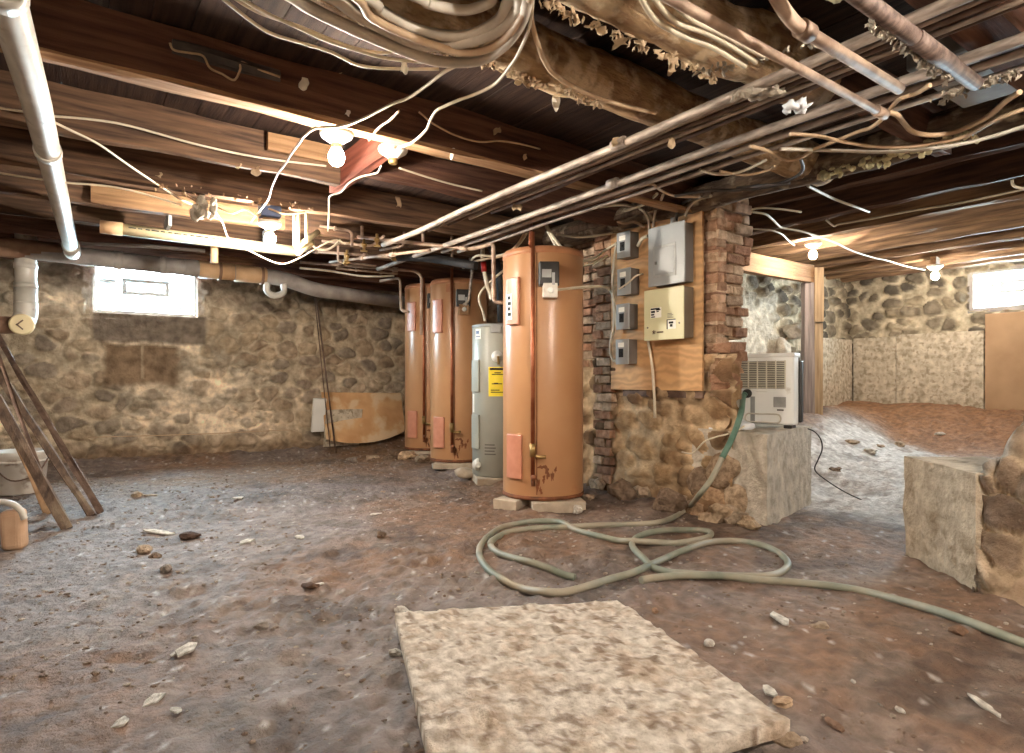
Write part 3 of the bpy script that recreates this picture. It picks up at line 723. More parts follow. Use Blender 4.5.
# ------------------------------------------------------------------ pipes
def pipe(name, pts, r, mat, label, cat='pipe', group=None, sub=1, n=14, fit=None, fmat=None, rough=0, fname='coupling', parent=None):
    o = link(name, MB().tube(pts, r, n, sub, True, rough), mat, parent, label=label, cat=cat, group=group)
    for (t0, t1, k) in fit or []:
        P = [Vector(p) for p in pts]
        ls_ = [0]
        for i in range(1, len(P)): ls_.append(ls_[-1] + (P[i] - P[i - 1]).length)
        def at(t):
            s_ = t * ls_[-1]
            for i in range(1, len(P)):
                if s_ <= ls_[i] + 1e-9: return P[i - 1].lerp(P[i], (s_ - ls_[i - 1]) / (ls_[i] - ls_[i - 1]))
            return P[-1]
        link(fname, MB().tube([at(t0), at(t1)], r * k, n, 1), fmat or mat, o)
    return o
def bent(pts, rad=.06, k=5):
    # rounds the corners of a polyline
    P = [Vector(p) for p in pts]; out = [P[0]]
    for a, b_, c in zip(P, P[1:], P[2:]):
        u, v = (a - b_), (c - b_); q = min(rad, u.length * .45, v.length * .45); u = b_ + u.normalized() * q; v = b_ + v.normalized() * q
        for i in range(k + 1):
            t = i / k; out.append(u * (1 - t) ** 2 + b_ * 2 * t * (1 - t) + v * t * t)
    out.append(P[-1]); return out
# white drain running towards the back wall, and the long drain along the back wall
PYD = 7.38
pipe('drain_pipe', [(-.30, .6, 2.20), (-.18, 2.0, 2.20), (-.10, 3.4, 2.20), (-.01, 5.6, 2.20), (.06, PYD - .16, 2.19)], .056, 'pvc', 'long white drain pipe with banded joints running up the left edge', sub=1, n=20,
     fit=[(.135, .15, 1.12), (.275, .288, 1.12), (.52, .53, 1.12), (.93, .99, 1.2)], fmat='pvc')
dp = pipe('drain_pipe', bent([(-.95, PYD + .02, 2.225), (.15, PYD, 2.20), (2.05, PYD + .02, 2.17), (2.45, PYD + .1, 2.08), (3.9, 7.9, 2.06)], .12), .085, 'pvc_grey', 'long horizontal drain pipe crossing above the left window', n=20)
for x0, x1, mt, nm in ((-.96, .02, 'cast', 'iron_section'), (.40, .47, 'pvc_grey', 'coupling'), (.80, .86, 'pvc_grey', 'coupling'), (1.03, 1.16, 'pvc_grey', 'coupling'), (1.17, 1.52, 'pvc_tan', 'tan_section'), (1.36, 1.39, 'cast', 'clamp'), (1.53, 1.86, 'pvc_tan', 'tan_section'), (1.80, 1.83, 'cast', 'clamp')):
    zz = 2.20 - .03 * (x0 - .15) / 1.9
    link(nm, MB().tube([(x0, PYD + .01, zz), (x1, PYD + .01, zz)], .092 if nm != 'clamp' else .098, 20, 1), mt, dp)
pts = [(1.87, PYD - .02, 2.10), (1.87, PYD - .02, 2.0), (1.95, PYD - .02, 1.955), (2.05, PYD - .02, 2.0), (2.05, PYD - .02, 2.10)]
link('drain_trap', MB().tube(pts, .035, 14, 5), 'pvc', dp, label='white U-shaped trap')
sx, sy = -.30, 7.44
st_ = pipe('soil_stack', [(sx, sy, 1.62), (sx, sy, 2.46)], .085, 'pvc', 'white vertical soil stack with a capped cleanout at the left', n=20, fit=[(.28, .34, 1.1), (.50, .56, 1.1), (.0, .3, 1.06)], fmat='pvc')
link('elbow', MB().tube([(sx, sy, 1.72), (sx + .0, sy - .01, 1.60), (sx - .02, sy - .06, 1.53), (sx - .02, sy - .17, 1.50)], .094, 20, 5), 'pvc', st_)
cap = link('cleanout_cap', MB().lathe((sx - .02, sy - .17, 1.50), [(.098, 0), (.098, .035), (.085, .05)], 24, (EX, ZUP, -EY)), 'cream', st_, .004)
link('cap_arrow', MB().box((sx - .035, sy - .223, 1.515), (.07, .01, .012), (Vector((.7, 0, .7)), EY, Vector((-.7, 0, .7)))).box((sx - .035, sy - .223, 1.477), (.07, .01, .012), (Vector((.7, 0, -.7)), EY, Vector((.7, 0, .7)))), 'iron', cap)
pipe('waste_stub', [(sx - .60, sy - .05, 1.49), (sx - .08, sy - .05, 1.50)], .08, 'cast', 'dark iron pipe stub left of the capped cleanout')
a, b_ = pz(100, 226.5, 2.16), pz(300, 252, 2.12)
cp = pipe('cream_pipe', [a, b_], .045, 'cream', 'long cream pipe crossing under the joists to the farther bulb', n=18, fit=[(-.0, .10, 1.12)], fmat='pvc_tan')
link('hanger', MB().tube([a.lerp(b_, .55) + Vector((0, .12, -.02)), a.lerp(b_, .55) + Vector((0, .12, -.16))], .03, 12, 1), 'pvc_tan', cp)
for tt in (.3, .8): q = a.lerp(b_, tt); link('strap', MB().bb((q.x - .012, 5.40, q.z + .03), (q.x + .012, q.y + .03, 2.268)), 'steel', cp)
for i in range(14):      # faint factory print along the pipe
    q = a.lerp(b_, .14 + .035 * i); dd = (b_ - a).normalized()
    pr = MB().box(q + Vector((0, -.044, .012)), (.028 if i % 3 else .05, .006, .008), (dd, EY, ZUP))
    link('printed_mark', pr, 'ink', cp)
link('conduit', MB().tube([pz(82, 243, 2.25), pz(161, 247, 2.25), pz(205, 251, 2.25)], .018, 10, 1), 'pvc_grey', label='thin grey conduit running above the long drain pipe', cat='conduit')
# bundles of conduit under the main ceiling
ZC = 2.17
def cond(x, y0, y1, r, mat, label, z=ZC, dx=0, seed=0, sag=.012):
    rnd = random.Random(seed); k = 10
    pts = [(x + dx * i / k + rnd.uniform(-.006, .006), y0 + (y1 - y0) * i / k, z + rnd.uniform(-sag, sag) * .6) for i in range(k + 1)]
    return link('conduit', MB().tube(pts, r, 10, 3), mat, label=label, cat='conduit', group='conduits running under the joists')
o = cond(2.21, -1.9, 5.05, .021, 'conduit', 'thick pale conduit, leftmost of the overhead bundle', dx=.05, seed=1, sag=.008)
link('coupling', MB().tube([(2.235, 2.15, ZC), (2.237, 2.23, ZC)], .028, 10, 1), 'conduit', o)
thin = ['thin dark conduit right beside the leftmost thick conduit', 'thin conduit, second right of the leftmost thick conduit', 'thin conduit, third right of the leftmost thick conduit',
        'thin conduit, fourth right of the leftmost thick conduit', 'thin conduit, fifth right of the leftmost thick conduit']
for i in range(5): cond(2.262 + .052 * i, -1.9, 4.6 - .22 * i, .011, 'conduit_dark' if i % 2 == 0 else 'conduit', thin[i], ZC + .012 + .004 * i, .03, 10 + i)
o = cond(2.645, -1.9, 6.2, .021, 'conduit', 'thick pale conduit with a coupling, middle of the overhead bundle', dx=.06, seed=21, sag=.008)
link('coupling', MB().tube([(2.66, 2.62, ZC), (2.661, 2.69, ZC)], .030, 10, 1), 'conduit', o)
cond(2.70, -1.9, 6.0, .012, 'conduit_dark', 'thin dark conduit right beside the middle thick conduit', ZC + .02, .05, 22)
cond(2.76, -1.9, 5.0, .017, 'conduit', 'pale conduit, second right of the middle thick conduit', ZC, .05, 23)
cond(2.82, -1.9, 4.9, .012, 'conduit_dark', 'thin conduit between the two pale right-hand conduits', ZC + .012, .05, 24)
cond(2.885, -1.9, 4.9, .013, 'conduit', 'thin pale conduit, rightmost of the overhead bundle', ZC - .005, .04, 25)
cond(2.95, 1.2, 4.6, .010, 'conduit_dark', 'thin dark conduit just right of the overhead bundle', ZC + .015, .04, 26)
# pipes crossing along the joists at the top right
pipe('copper_pipe', [(1.2, 1.165, 2.08), (2.72, 1.165, 2.08)], .016, 'copper_dull', 'copper pipe beside the flaking log beam, crossing under the conduits', fit=[(.95, 1.0, 1.35)], fmat='copper_dull')
pipe('copper_pipe', bent([(1.52, 1.0, 2.36), (1.57, 1.0, 2.16), (1.72, 1.0, 2.05), (2.45, 1.0, 2.05)], .1), .020, 'copper_dull', 'bent copper pipe with a brass coupling, top right', fit=[(.40, .45, 1.4)], fmat='copper_dull')
pp = pipe('insulated_pipe', [(1.45, .80, 2.02), (2.55, .80, 2.02)], .024, 'conduit_dark', 'dark pipe with torn insulation at the top right', fit=[(.55, .8, 1.15)], fmat='conduit_dark', fname='sleeve')
link('foam_plug', MB().blob((1.66, .83, 2.055), (.055, .05, .05), 5, 3, .25), 'foam_y', pp, label='yellow foam plug')
link('duct', MB().bb((2.75, .62, 2.24), (3.35, 1.1, 2.42)), 'duct', bevel=.01, label='grey sheet metal duct above the conduits at the right', cat='duct')
rnd = random.Random(80)
ins = MB()
for i in range(90):
    y = rnd.uniform(1.15, 1.95); ins.blob((3.70 + rnd.uniform(-.05, .05), y, 2.245 - abs(rnd.gauss(0, .02))), (rnd.uniform(.006, .014), rnd.uniform(.008, .020), rnd.uniform(.008, .022)), i, 2, .35)
link('insulation', ins, 'foam_y', label='ragged yellowish insulation hanging from the dusty log over the doorway', cat='insulation', kind='stuff')
# small copper manifold under the joists, between farther bulb and tanks
def mani(pts, r, label, fit=None, mat='copper_dull', name='copper_pipe'):
    return pipe(name, bent(pts, .05), r, mat, label, fit=fit)
Q = lambda px, py, d: pD(px, py, d * .955)
mp_ = mani([Q(317, 233, 6.0), Q(420, 243.5, 5.7), Q(473, 249, 5.65), Q(493.5, 243, 5.5), Q(493.5, 302.5, 5.45), Q(506, 302.5, 5.4)], .017, 'copper pipe dropping between the grey heater and the big tan tank',
           [(.0, .03, 1.5), (.33, .36, 1.5), (.60, .63, 1.5)])
for px, y0, y1 in ((423, 231, 243), (362, 226, 237)): link('riser', MB().tube([Q(px, y0, 5.75), Q(px, y1, 5.75)], .014, 10, 1), 'copper_dull', mp_)
mp_ = mani([Q(300, 250, 6.3), Q(405, 259, 6.3), Q(440, 262, 6.4)], .014, 'copper pipe in the manifold between the cream pipe and the tanks', [(.1, .13, 1.6), (.45, .48, 1.6), (.7, .73, 1.6)])
for px, y0, y1 in ((346, 253, 263), (394, 247, 259)): link('stop_valve', MB().tube([Q(px, y0, 6.3), Q(px, y1, 6.3)], .02, 10, 1).blob(Q(px, y1, 6.3), (.035, .03, .02), px, 2, .1), 'brass', mp_)
mp_ = mani([Q(300, 262, 7.0), Q(415, 271, 7.2), Q(421.5, 276, 7.2), Q(421.2, 335, 7.2)], .016, 'copper feed pipe of the leftmost tan tank', [(.2, .23, 1.6), (.5, .53, 1.6)])
mani([Q(380, 281, 8.0), Q(400, 278, 7.9), Q(401.2, 311, 7.8), Q(409, 312, 7.75)], .016, 'small copper pipe entering the leftmost tank from its left side')
mp_ = mani([Q(430, 250, 5.2), Q(330, 262, 6.6)], .013, 'slanting copper pipe between the manifold runs', [(.3, .34, 1.6), (.6, .64, 1.6)])
for i, (px, py, d_) in enumerate(((364, 245, 5.7), (377, 240, 5.6), (347, 256, 6.2), (352, 237, 5.9))):
    v = pipe('stop_valve', [Q(px, py - 6, d_), Q(px, py + 5, d_)], .013, 'brass', ['brass stop valve on the manifold, second from right', 'brass stop valve nearest the conduits', 'brass stop valve low on the manifold', 'brass stop valve at the left of the manifold'][i], 'valve', 'stop valves on the manifold')
    link('handle', MB().box(Q(px, py + 6, d_), (.06, .014, .014)).blob(Q(px, py, d_), (.026, .026, .026), i, 2, .05), 'brass', v)
pipe('insulated_pipe', [Q(398, 257, 6.3), Q(420, 257.5, 6.2), Q(442, 260, 6.1), Q(476, 266, 5.9)], .04, 'black', 'fat black insulated pipe above the tan tanks', sub=4)
for i, (px, y0, y1, lb) in enumerate(((294.5, 214, 246, 'pale upright conduit by the farther bulb, leftmost of three'), (298.5, 213, 245, 'pale upright conduit by the farther bulb, middle of three'), (306.5, 213, 243, 'pale upright conduit by the farther bulb, right of three'))):
    pipe('upright_conduit', [Q(px, y0, 4.95), Q(px, y1, 5.0)], .012, 'cream', lb, 'conduit', 'upright conduits beside the farther bulb')
pipe('cream_bar', [Q(297, 247, 5.0), Q(318, 232, 5.3)], .022, 'cream', 'cream slanting bar right of the farther bulb, upper of two', 'bar')
pipe('cream_bar', [Q(298, 253, 5.0), Q(312, 243, 5.2)], .022, 'cream', 'cream slanting bar right of the farther bulb, lower of two', 'bar')
# ------------------------------------------------------------------ cables
def cable(pts, r, mat, label, mode=('z', 2.22), group=None, sub=6, name='cable', parent=None):
    P = []
    for p in pts:
        if isinstance(p, Vector): P.append(p); continue
        md = p[2] if len(p) > 2 else mode
        P.append({'z': pz, 'D': pD, 'X': pX, 'Y': pY}[md[0]](p[0], p[1], md[1]))
    return link(name, MB().tube(P, r, 8, sub), mat, parent, label=label, cat='cable', group=group)
R1 = .006
cable([(30, 115), (37, 115), (116, 123), (199, 145), (262, 158), (326, 166)], R1, 'romex', 'white cable stapled along the joist left of the bulb', ('Y', 3.85))
cable([(0, 108, ('z', 2.22)), (37, 115, ('z', 2.23)), (70, 130, ('z', 2.22)), (100, 145, ('z', 2.2)), (130, 166, ('z', 2.21)), (160, 186, ('z', 2.22)), (180, 199, ('z', 2.22)), (196, 206, ('z', 2.22))], R1, 'romex', 'white cable sagging from the drain pipe to the plaster clump')
cable([(210, 205, ('D', 4.3)), (222, 222, ('D', 4.5)), (229, 239, ('D', 4.6)), (248, 250, ('D', 4.6)), (270, 261, ('D', 4.6)), (284, 264, ('D', 4.65)), (300, 258, ('D', 4.7)), (312, 251, ('D', 4.8)), (334, 240, ('D', 5.0)), (345, 244, ('D', 5.1))], R1, 'romex', 'white cable sagging in a loop under the farther bulb')
cable([(0, 173), (60, 182), (120, 188), (182, 205)], R1, 'romex', 'pale cable along the joist behind the white drain pipe', ('Y', 4.6))
cable([(316, 127), (304, 136), (300, 142), (292, 153), (286, 163), (279, 172), (276, 178), (272, 187), (268, 200), (258, 213), (251, 222)], R1, 'romex', 'crooked white cable from the nearer socket down to the farther bulb', ('z', 2.20))
cable([(522, -12, ('z', 2.2)), (521, 2), (510, 14), (492, 30), (478, 50), (469, 60), (446, 71), (426, 86), (408, 98), (392, 104), (369, 116), (350, 124), (335, 127), (316, 128)], R1 * 1.1, 'romex', 'long white cable swooping from the top edge to the nearer bulb socket', ('z', 2.21))
cable([(533, -10), (530, 24), (520, 50), (511, 65), (496, 83), (478, 93), (459, 100), (445, 106), (436, 111), (430, 121), (426, 130), (413, 142), (398, 148)], R1 * 1.1, 'romex', 'white cable from the log beam down to the empty lamp socket', ('z', 2.20))
cable([(381, 166), (378, 172), (373, 174), (360, 177), (349, 183), (343, 190), (339, 193), (330, 196), (329, 204), (329, 213), (328, 231)], R1, 'romex', 'white cable from the empty socket dropping past the joist', ('z', 2.20))
cable([(369, 140), (374, 133), (381, 126), (390, 120), (399, 111)], R1 * .9, 'romex_tan', 'short tan cable crossing above the reddish trimmer board', ('z', 2.24))
cable([(419, 112), (424, 116), (432, 123), (450, 133), (466, 139), (482, 142), (499, 141), (520, 144), (540, 149)], R1 * .9, 'romex_tan', 'tan cable along the dark joist right of the empty socket', ('Y', 2.93))
cable([(399, 168), (430, 178), (455, 185), (482, 191)], R1, 'romex', 'pinkish cable on the joist behind the empty socket', ('z', 2.25))
cable([(222, -2), (247, 18), (270, 33), (298, 42), (328, 51), (345, 59), (358, 65), (379, 68), (410, 69), (439, 69)], R1, 'romex', 'lowest of the thin white cables crossing the dark ceiling', ('z', 2.23))
cable([(234, -2), (260, 13), (298, 26), (327, 38), (351, 47), (380, 53), (399, 50)], R1, 'romex', 'thin white cable in the middle of three crossing the dark ceiling', ('z', 2.24))
cable([(240, -2), (268, 14), (303, 30), (330, 42), (355, 50), (385, 58), (420, 62), (440, 63)], R1, 'romex', 'thin white cable nearest the log beam, of three crossing', ('z', 2.225))
GB = 'thick grey cables looped under the log beam'
cable([Vector((-.7, 1.86, 2.24)), Vector((-.1, 1.87, 2.24)), (310, -14), (360, 16), (412, 42), (440, 46), (470, 41), (499, 30), (517, 12), (525, -8), Vector((1.32, 1.53, 2.30))], .021, 'cable_grey', 'thick grey looped cable, middle of the bundle at the top', ('z', 2.20), GB)
cable([Vector((-.7, 1.86, 2.24)), Vector((-.1, 1.87, 2.24)), (350, -10), (380, 10), (416, 29), (450, 36), (475, 33), (500, 18), (515, -6), Vector((1.32, 1.53, 2.30))], .019, 'cable_grey', 'thick grey looped cable, innermost of the bundle at the top', ('z', 2.215), GB)
cable([Vector((-.7, 1.86, 2.24)), Vector((-.1, 1.87, 2.24)), (270, -16), (310, 8), (360, 32), (416, 55), (445, 62), (480, 60), (505, 44), (522, 20), (532, -8), Vector((1.32, 1.53, 2.30))], .021, 'cable_grey', 'thick grey looped cable, lowest of the bundle at the top', ('z', 2.19), GB)
cable([Vector((-.7, 1.86, 2.24)), Vector((-.1, 1.87, 2.24)), (390, -14), (430, 4), (465, 10), (490, 2), (500, -10), Vector((1.32, 1.53, 2.30))], .018, 'cable_grey', 'thick dark grey cable, uppermost of the looped bundle', ('z', 2.23), GB)
cable([Vector((-.7, 1.86, 2.24)), Vector((-.1, 1.87, 2.24)), (330, -18), (372, 18), (420, 40), (460, 52), (490, 48), (512, 30), (528, 4), (534, -12), Vector((1.32, 1.53, 2.30))], .014, 'romex_tan', 'slimmer tan cable looping with the thick grey bundle', ('z', 2.18), GB)
cable([(529, -8), (532, 23), (538, 44), (543.6, 59), (552, 72), (564, 81), (580, 90), (599, 98), (625, 106), (655, 113)], .010, 'romex_tan', 'tan cable curving along the log beam towards the conduits', ('z', 2.21))
WB = 'white cables along the flaking log beam'
for i, (ln_, lb) in enumerate((([(638, -8), (656, 20), (686, 37), (713, 47), (745, 66)], 'lowest white cable along the flaking log beam'),
                          ([(650, -8), (673, 20), (706, 33), (733, 47), (756, 62)], 'second white cable along the flaking log beam'),
                          ([(664, -8), (690, 18), (720, 33), (745, 46), (768, 58)], 'third white cable along the flaking log beam'),
                          ([(676, -6), (704, 18), (734, 34), (776, 56)], 'uppermost white cable along the flaking log beam'))):
    cable(ln_, .010, 'cable_grey' if i == 3 else 'romex', lb, ('z', 2.14 + .008 * i), WB)
# tangle on the right
cable([(1040, 104), (1000, 118), (966, 136), (940, 142), (913, 146), (880, 147), (850, 143), (817, 136), (790, 134)], .009, 'romex_tan', 'tan cable drooping below the metal duct, upper of the long pair', ('z', 2.10))
cable([(1020, 92), (1006, 101), (990, 115), (976, 123), (955, 132), (936, 135), (920, 134), (910, 130), (903, 122), (897, 115), (888, 112)], .011, 'romex_tan', 'tan cable hanging in a hook under the metal duct', ('z', 2.11))
cable([(1040, 121), (1000, 134), (966, 143), (917, 150), (880, 152), (850, 151), (815, 150), (780, 149)], .009, 'cable_grey', 'grey cable drooping along the dusty log, lower of the long pair', ('z', 2.12))
cable([(930, 85), (917, 93), (905, 97), (897, 101), (888, 112), (880, 121), (870, 128), (860, 131), (845, 137), (830, 143), (815, 149), (800, 158), (788, 160), (777, 156), (765, 150), (750, 146)], .009, 'romex_tan', 'crooked tan cable weaving behind the conduits at the right', ('z', 2.12))
cable([(700, 170), (716, 174), (735, 173), (752, 167), (766, 160)], .009, 'romex', 'pale loose cable end above the brick pier', ('z', 2.16))
cable([(720, 171), (745, 175), (765, 171), (775, 166)], .008, 'romex_tan', 'tan loose cable end above the brick pier', ('z', 2.16))
cable([(735, 188, ('X', 3.78)), (757, 186), (780, 183), (797, 176), (803, 168), (800, 158)], .009, 'cable_dark', 'dark cable hooking up over the brick pier', ('z', 2.15))
cable([(675, 196), (705, 191), (735, 190), (760, 188), (790, 183)], .010, 'cable_dark', 'dark cable running level above the plywood board', ('z', 2.17))
# right room cables
cable([(752, 212), (765, 214), (772, 219), (778, 225), (783, 228), (800, 231), (814, 235), (836, 243), (848, 249), (861, 254), (875, 258), (889, 261), (905, 266), (925, 270)], .009, 'romex', 'white cable linking the two right-room bulbs', ('z', 2.36))
cable([(752, 229), (769, 230), (777, 232), (783, 235), (788, 240), (794, 245)], .008, 'romex', 'short white cable end left of the nearer right-room bulb', ('z', 2.37))
cable([(808, 186, ('X', 3.86)), (814, 189, ('X', 4.0)), (830, 197), (842, 202), (856, 207), (869, 212, ('z', 2.41))], .009, 'romex', 'white cable dropping from the dusty log into the right room', ('z', 2.30))
cable([(750, 210), (761, 208), (780, 209), (801, 212)], .008, 'romex', 'short white cable crossing behind the brick pier top', ('z', 2.34))
cable([(826, 220), (834, 226), (840, 224), (870, 219), (911, 211), (960, 203), (1030, 188)], .008, 'romex', 'white cable running along the second right-room joist', ('X', 5.28))
cable([(1012, 180), (1014, 186), (1026, 189)], .008, 'romex', 'white cable stub at the right edge under the joist', ('X', 4.58))

# more small pipework crowding the joists between the farther bulb and the tanks
mani([Q(322, 241, 5.9), Q(372, 246, 5.9), Q(384, 236, 5.7)], .012, 'small copper pipe bending up to the leftmost thick conduit', [(.2, .23, 1.6), (.5, .53, 1.6)])
mani([Q(336, 268, 7.2), Q(398, 274, 7.4)], .013, 'short low copper pipe left of the tanks', [(.3, .34, 1.6), (.7, .74, 1.6)])
mani([Q(320, 226, 5.6), Q(352, 231, 5.6), Q(352, 246, 5.7)], .012, 'small copper pipe dropping from the joist by the cream bars', [(.3, .34, 1.7)])
mani([Q(404, 232, 5.9), Q(404, 246, 5.9), Q(380, 250, 6.1)], .011, 'small copper pipe hooking back above the leftmost tank', [(.4, .44, 1.7)])
mani([Q(338, 246, 6.2), Q(338, 262, 6.4), Q(376, 266, 6.6)], .011, 'thin copper pipe angled below the manifold', [(.5, .54, 1.7)])
mani([Q(452, 236, 6.0), Q(452, 258, 6.1)], .012, 'short upright copper pipe above the middle tan heater', [(.3, .4, 1.6)])
cable([(308, 240, ('D', 5.1)), (316, 248, ('D', 5.2)), (326, 250, ('D', 5.3)), (334, 246, ('D', 5.4)), (340, 240, ('D', 5.5))], .010, 'romex', 'short white cable loop right of the cream slanting bars')
cable([(300, 268, ('D', 6.6)), (330, 271, ('D', 6.8)), (362, 276, ('D', 7.0)), (394, 276, ('D', 7.2))], .012, 'cable_grey', 'grey cable along the drain pipe towards the tanks')
# ------------------------------------------------------------------ lamps
def lamp(p, label, lit=True, zt=None, bulb='bulb'):
    # p: bulb centre; base sits above
    t = thing('ceiling_lamp', label, 'lamp', p + Vector((0, 0, .10)), 'bare bulb lamps under the joists')
    if zt and p.z + .13 < zt: link('mounting_block', MB().bb((p.x - .05, p.y - .03, p.z + .125), (p.x + .05, p.y + .03, zt)), 'wood_new_x', t)
    link('socket_base', MB().lathe(p, [(.022, .062), (.038, .075), (.075, .10), (.082, .112), (.082, .125)], 28), 'white', t)
    link('socket', MB().lathe(p, [(.020, .035), (.026, .045), (.026, .085)], 20), 'brass', t)
    if lit: link('bulb', MB().lathe(p, [(.003, -.045), (.020, -.041), (.034, -.025), (.040, -.002), (.036, .018), (.024, .038), (.018, .05)], 24), bulb, t)
    return t
lamp(pz(336.5, 157, 2.115), 'nearest lit bare bulb in a white socket under the dark joist', zt=2.245)
b2 = pD(270, 239, 4.55)
lamp(b2, 'farther lit bare bulb over the cream pipe, blue box above it', zt=b2.z + .15, bulb='bulb_mid')
link('junction_box', MB().bb((b2.x - .07, b2.y - .05, b2.z + .155), (b2.x + .07, b2.y + .07, b2.z + .25)), 'blue', bevel=.01, label='blue junction box directly above the farther bulb', cat='box')
lamp(pz(813, 255, 2.275), 'lit bare bulb in the right room above the timber posts', zt=2.41, bulb='bulb_low')
lamp(pz(935, 276, 2.19), 'lit bare bulb in the right room nearest the far window', zt=2.41, bulb='bulb_low')
p = pz(393, 158, 2.235)
lamp(p + Vector((0, 0, -.07)), 'empty white lamp socket hanging below the reddish board', False, 2.31)
# unseen bulbs added to light the foreground and the right room
lamp(Vector((-.9, -1.2, 2.12)), 'unseen added fill bulb behind the viewpoint, left', zt=2.5)
lamp(Vector((1.9, -.75, 2.12)), 'unseen added fill bulb behind the viewpoint, right', zt=2.5, bulb='bulb_fill')
lamp(Vector((6.0, .6, 2.275)), 'unseen added fill bulb in the right room beyond the low broken wall', zt=2.5, bulb='bulb_low')

# ------------------------------------------------------------------ water heaters
def d2c(c): return math.atan2(-c.y, -c.x)      # direction from a place to where the photographer stood
def splats(c, R, face, spots, seed=3):
    mb = MB(); rnd = random.Random(seed)
    for a0, z, ra, rz in spots:
        k = 18; vs = []; ph = [rnd.uniform(0, 6.3) for _ in range(3)]
        for rad in (R + .0005, R + .0018):
            for i in range(k):
                t_ = 2 * math.pi * i / k; q = 1 + .35 * math.sin(2 * t_ + ph[0]) + .3 * math.sin(5 * t_ + ph[1]) + .15 * math.sin(9 * t_ + ph[2])
                a = face + a0 + ra * .8 * q * math.cos(t_); vs.append(c + Vector((rad * math.cos(a), rad * math.sin(a), z + rz * .8 * q * math.sin(t_))))
        n0 = len(mb.v); mb._add(vs, [tuple(range(k, 2 * k))] + [(i, (i + 1) % k, (i + 1) % k + k, i + k) for i in range(k)])
    return mb
def heater(c, z0, R, H, label, face, box=True, logo=False):
    c = Vector((c.x, c.y, z0)); t = thing('water_heater', label, 'water heater', c, 'tan water heaters')
    link('tank', MB().lathe(c, [(R - .03, .0), (R - .004, .01), (R, .04), (R, H - .05), (R - .005, H - .02), (R - .03, H), (R * .6, H + .012), (.02, H + .016)], 72), 'tank', t)
    link('bottom_ring', MB().lathe(c, [(R - .02, .004), (R + .004, .006), (R + .004, .035), (R - .02, .036)], 72), 'rust', t)
    link('top_rim', MB().lathe(c, [(R - .02, H - .06), (R + .004, H - .058), (R + .003, H - .03), (R - .012, H - .004), (R - .03, H - .003)], 72), 'tank_top', t)
    up = link('access_panel', MB().curved(c, R, -.98, -.56, H - .60, H - .235, .03, 8, face), 'tank_panel', t, .008, label='upper salmon access cover')
    lo = link('access_panel', MB().curved(c, R, -.98, -.50, .16, .50, .022, 8, face), 'tank_panel', t, .008, label='lower salmon access cover')
    link('pipe_shadow', MB().curved(c, R, -.155, -.135, .05, H - .06, .004, 2, face), 'rust', t)  # thin dark strip standing in for the front pipe's shadow
    fx = lambda a, r_, z: c + Vector((r_ * math.cos(face + a), r_ * math.sin(face + a), z))
    rp = link('front_pipe', MB().tube([fx(-.22, R + .03, .20), fx(-.22, R + .03, H + .09)], .016, 12, 1), 'copper', t)
    link('valve_body', MB().tube([fx(-.22, R + .03, .34), fx(-.22, R + .03, .44)], .024, 10, 1).tube([fx(-.22, R + .02, .35), fx(-.06, R + .05, .34), fx(.06, R + .05, .345)], .014, 10, 1), 'brass', rp)
    link('drain_cock', MB().tube([fx(-.22, R + .03, .20), fx(-.20, R + .04, .12)], .017, 10, 1).tube([fx(-.2, R + .0, .19), fx(-.17, R + .08, .19)], .011, 10, 1).blob(fx(-.17, R + .08, .19), (.022, .022, .022), 3, 2, .1), 'rust', rp)
    link('rust_stain', splats(c, R, face, [(-.02, .26, .10, .02), (.10, .22, .07, .05), (-.12, .12, .05, .06), (.22, .19, .04, .05), (.02, .17, .05, .03), (.3, .24, .03, .03), (-.05, .08, .04, .03)]), 'rust', t)
    if box:
        a = fx(.12, R + .03, H - .23); e = Vector((math.cos(face + .12), math.sin(face + .12), 0)); s_ = Vector((-e.y, e.x, 0))
        bx = link('thermostat_box', MB().box(a, (.09, .15, .18), (e, s_, ZUP)), 'dark_plastic', t, .008)
        link('terminal_plate', MB().box(a + e * .046 - s_ * .02 + ZUP * .0, (.006, .07, .06), (e, s_, ZUP)).box(a + e * .05 + s_ * .03 - ZUP * .04, (.012, .02, .09), (e, s_, ZUP)), 'silver', bx)
        jb = link('junction_box', MB().box(fx(.14, R + .05, H - .355), (.06, .11, .11), (e, s_, ZUP)), 'white_dirty' if logo else 'wood_new_x', t, .008)
        link('knockout', MB().lathe(fx(.14, R + .08, H - .355), [(.024, 0), (.024, .012), (.015, .016)], 16, (s_, ZUP, e)), 'white', jb)
    nm = link('maker_plate', MB().curved(c, R + .03, -.90, -.74, H - .56, H - .36, .002, 3, face) if logo else MB().curved(c, R, -.45, -.26, H - .16, H - .07, .002, 3, face), 'paper' if logo else 'tank_top', t)
    if logo:
        lg = MB()
        for k in range(4): lg.curved(c, R + .032, -.87, -.77 - .02 * (k % 2), H - .53 + .042 * k, H - .505 + .042 * k, .002, 2, face)
        link('lettering', lg, 'ink', nm)
    return t
D1 = 5.0; c1 = pD(543, 379, D1); F1 = d2c(c1)
heater(c1, .075, .322, 1.94, 'tall tan water heater nearest the camera, standing on pavers', F1, logo=True)
c2 = pD(459, 379, 7.05); F2 = d2c(c2)
heater(c2, .085, .322, 2.02, 'tall tan water heater in the middle, behind the grey heater', F2)
c3 = pD(430, 379, 8.05); F3 = d2c(c3)
heater(c3, .10, .322, 2.10, 'tall tan water heater farthest left, by the leaning plywood sheet', F3)
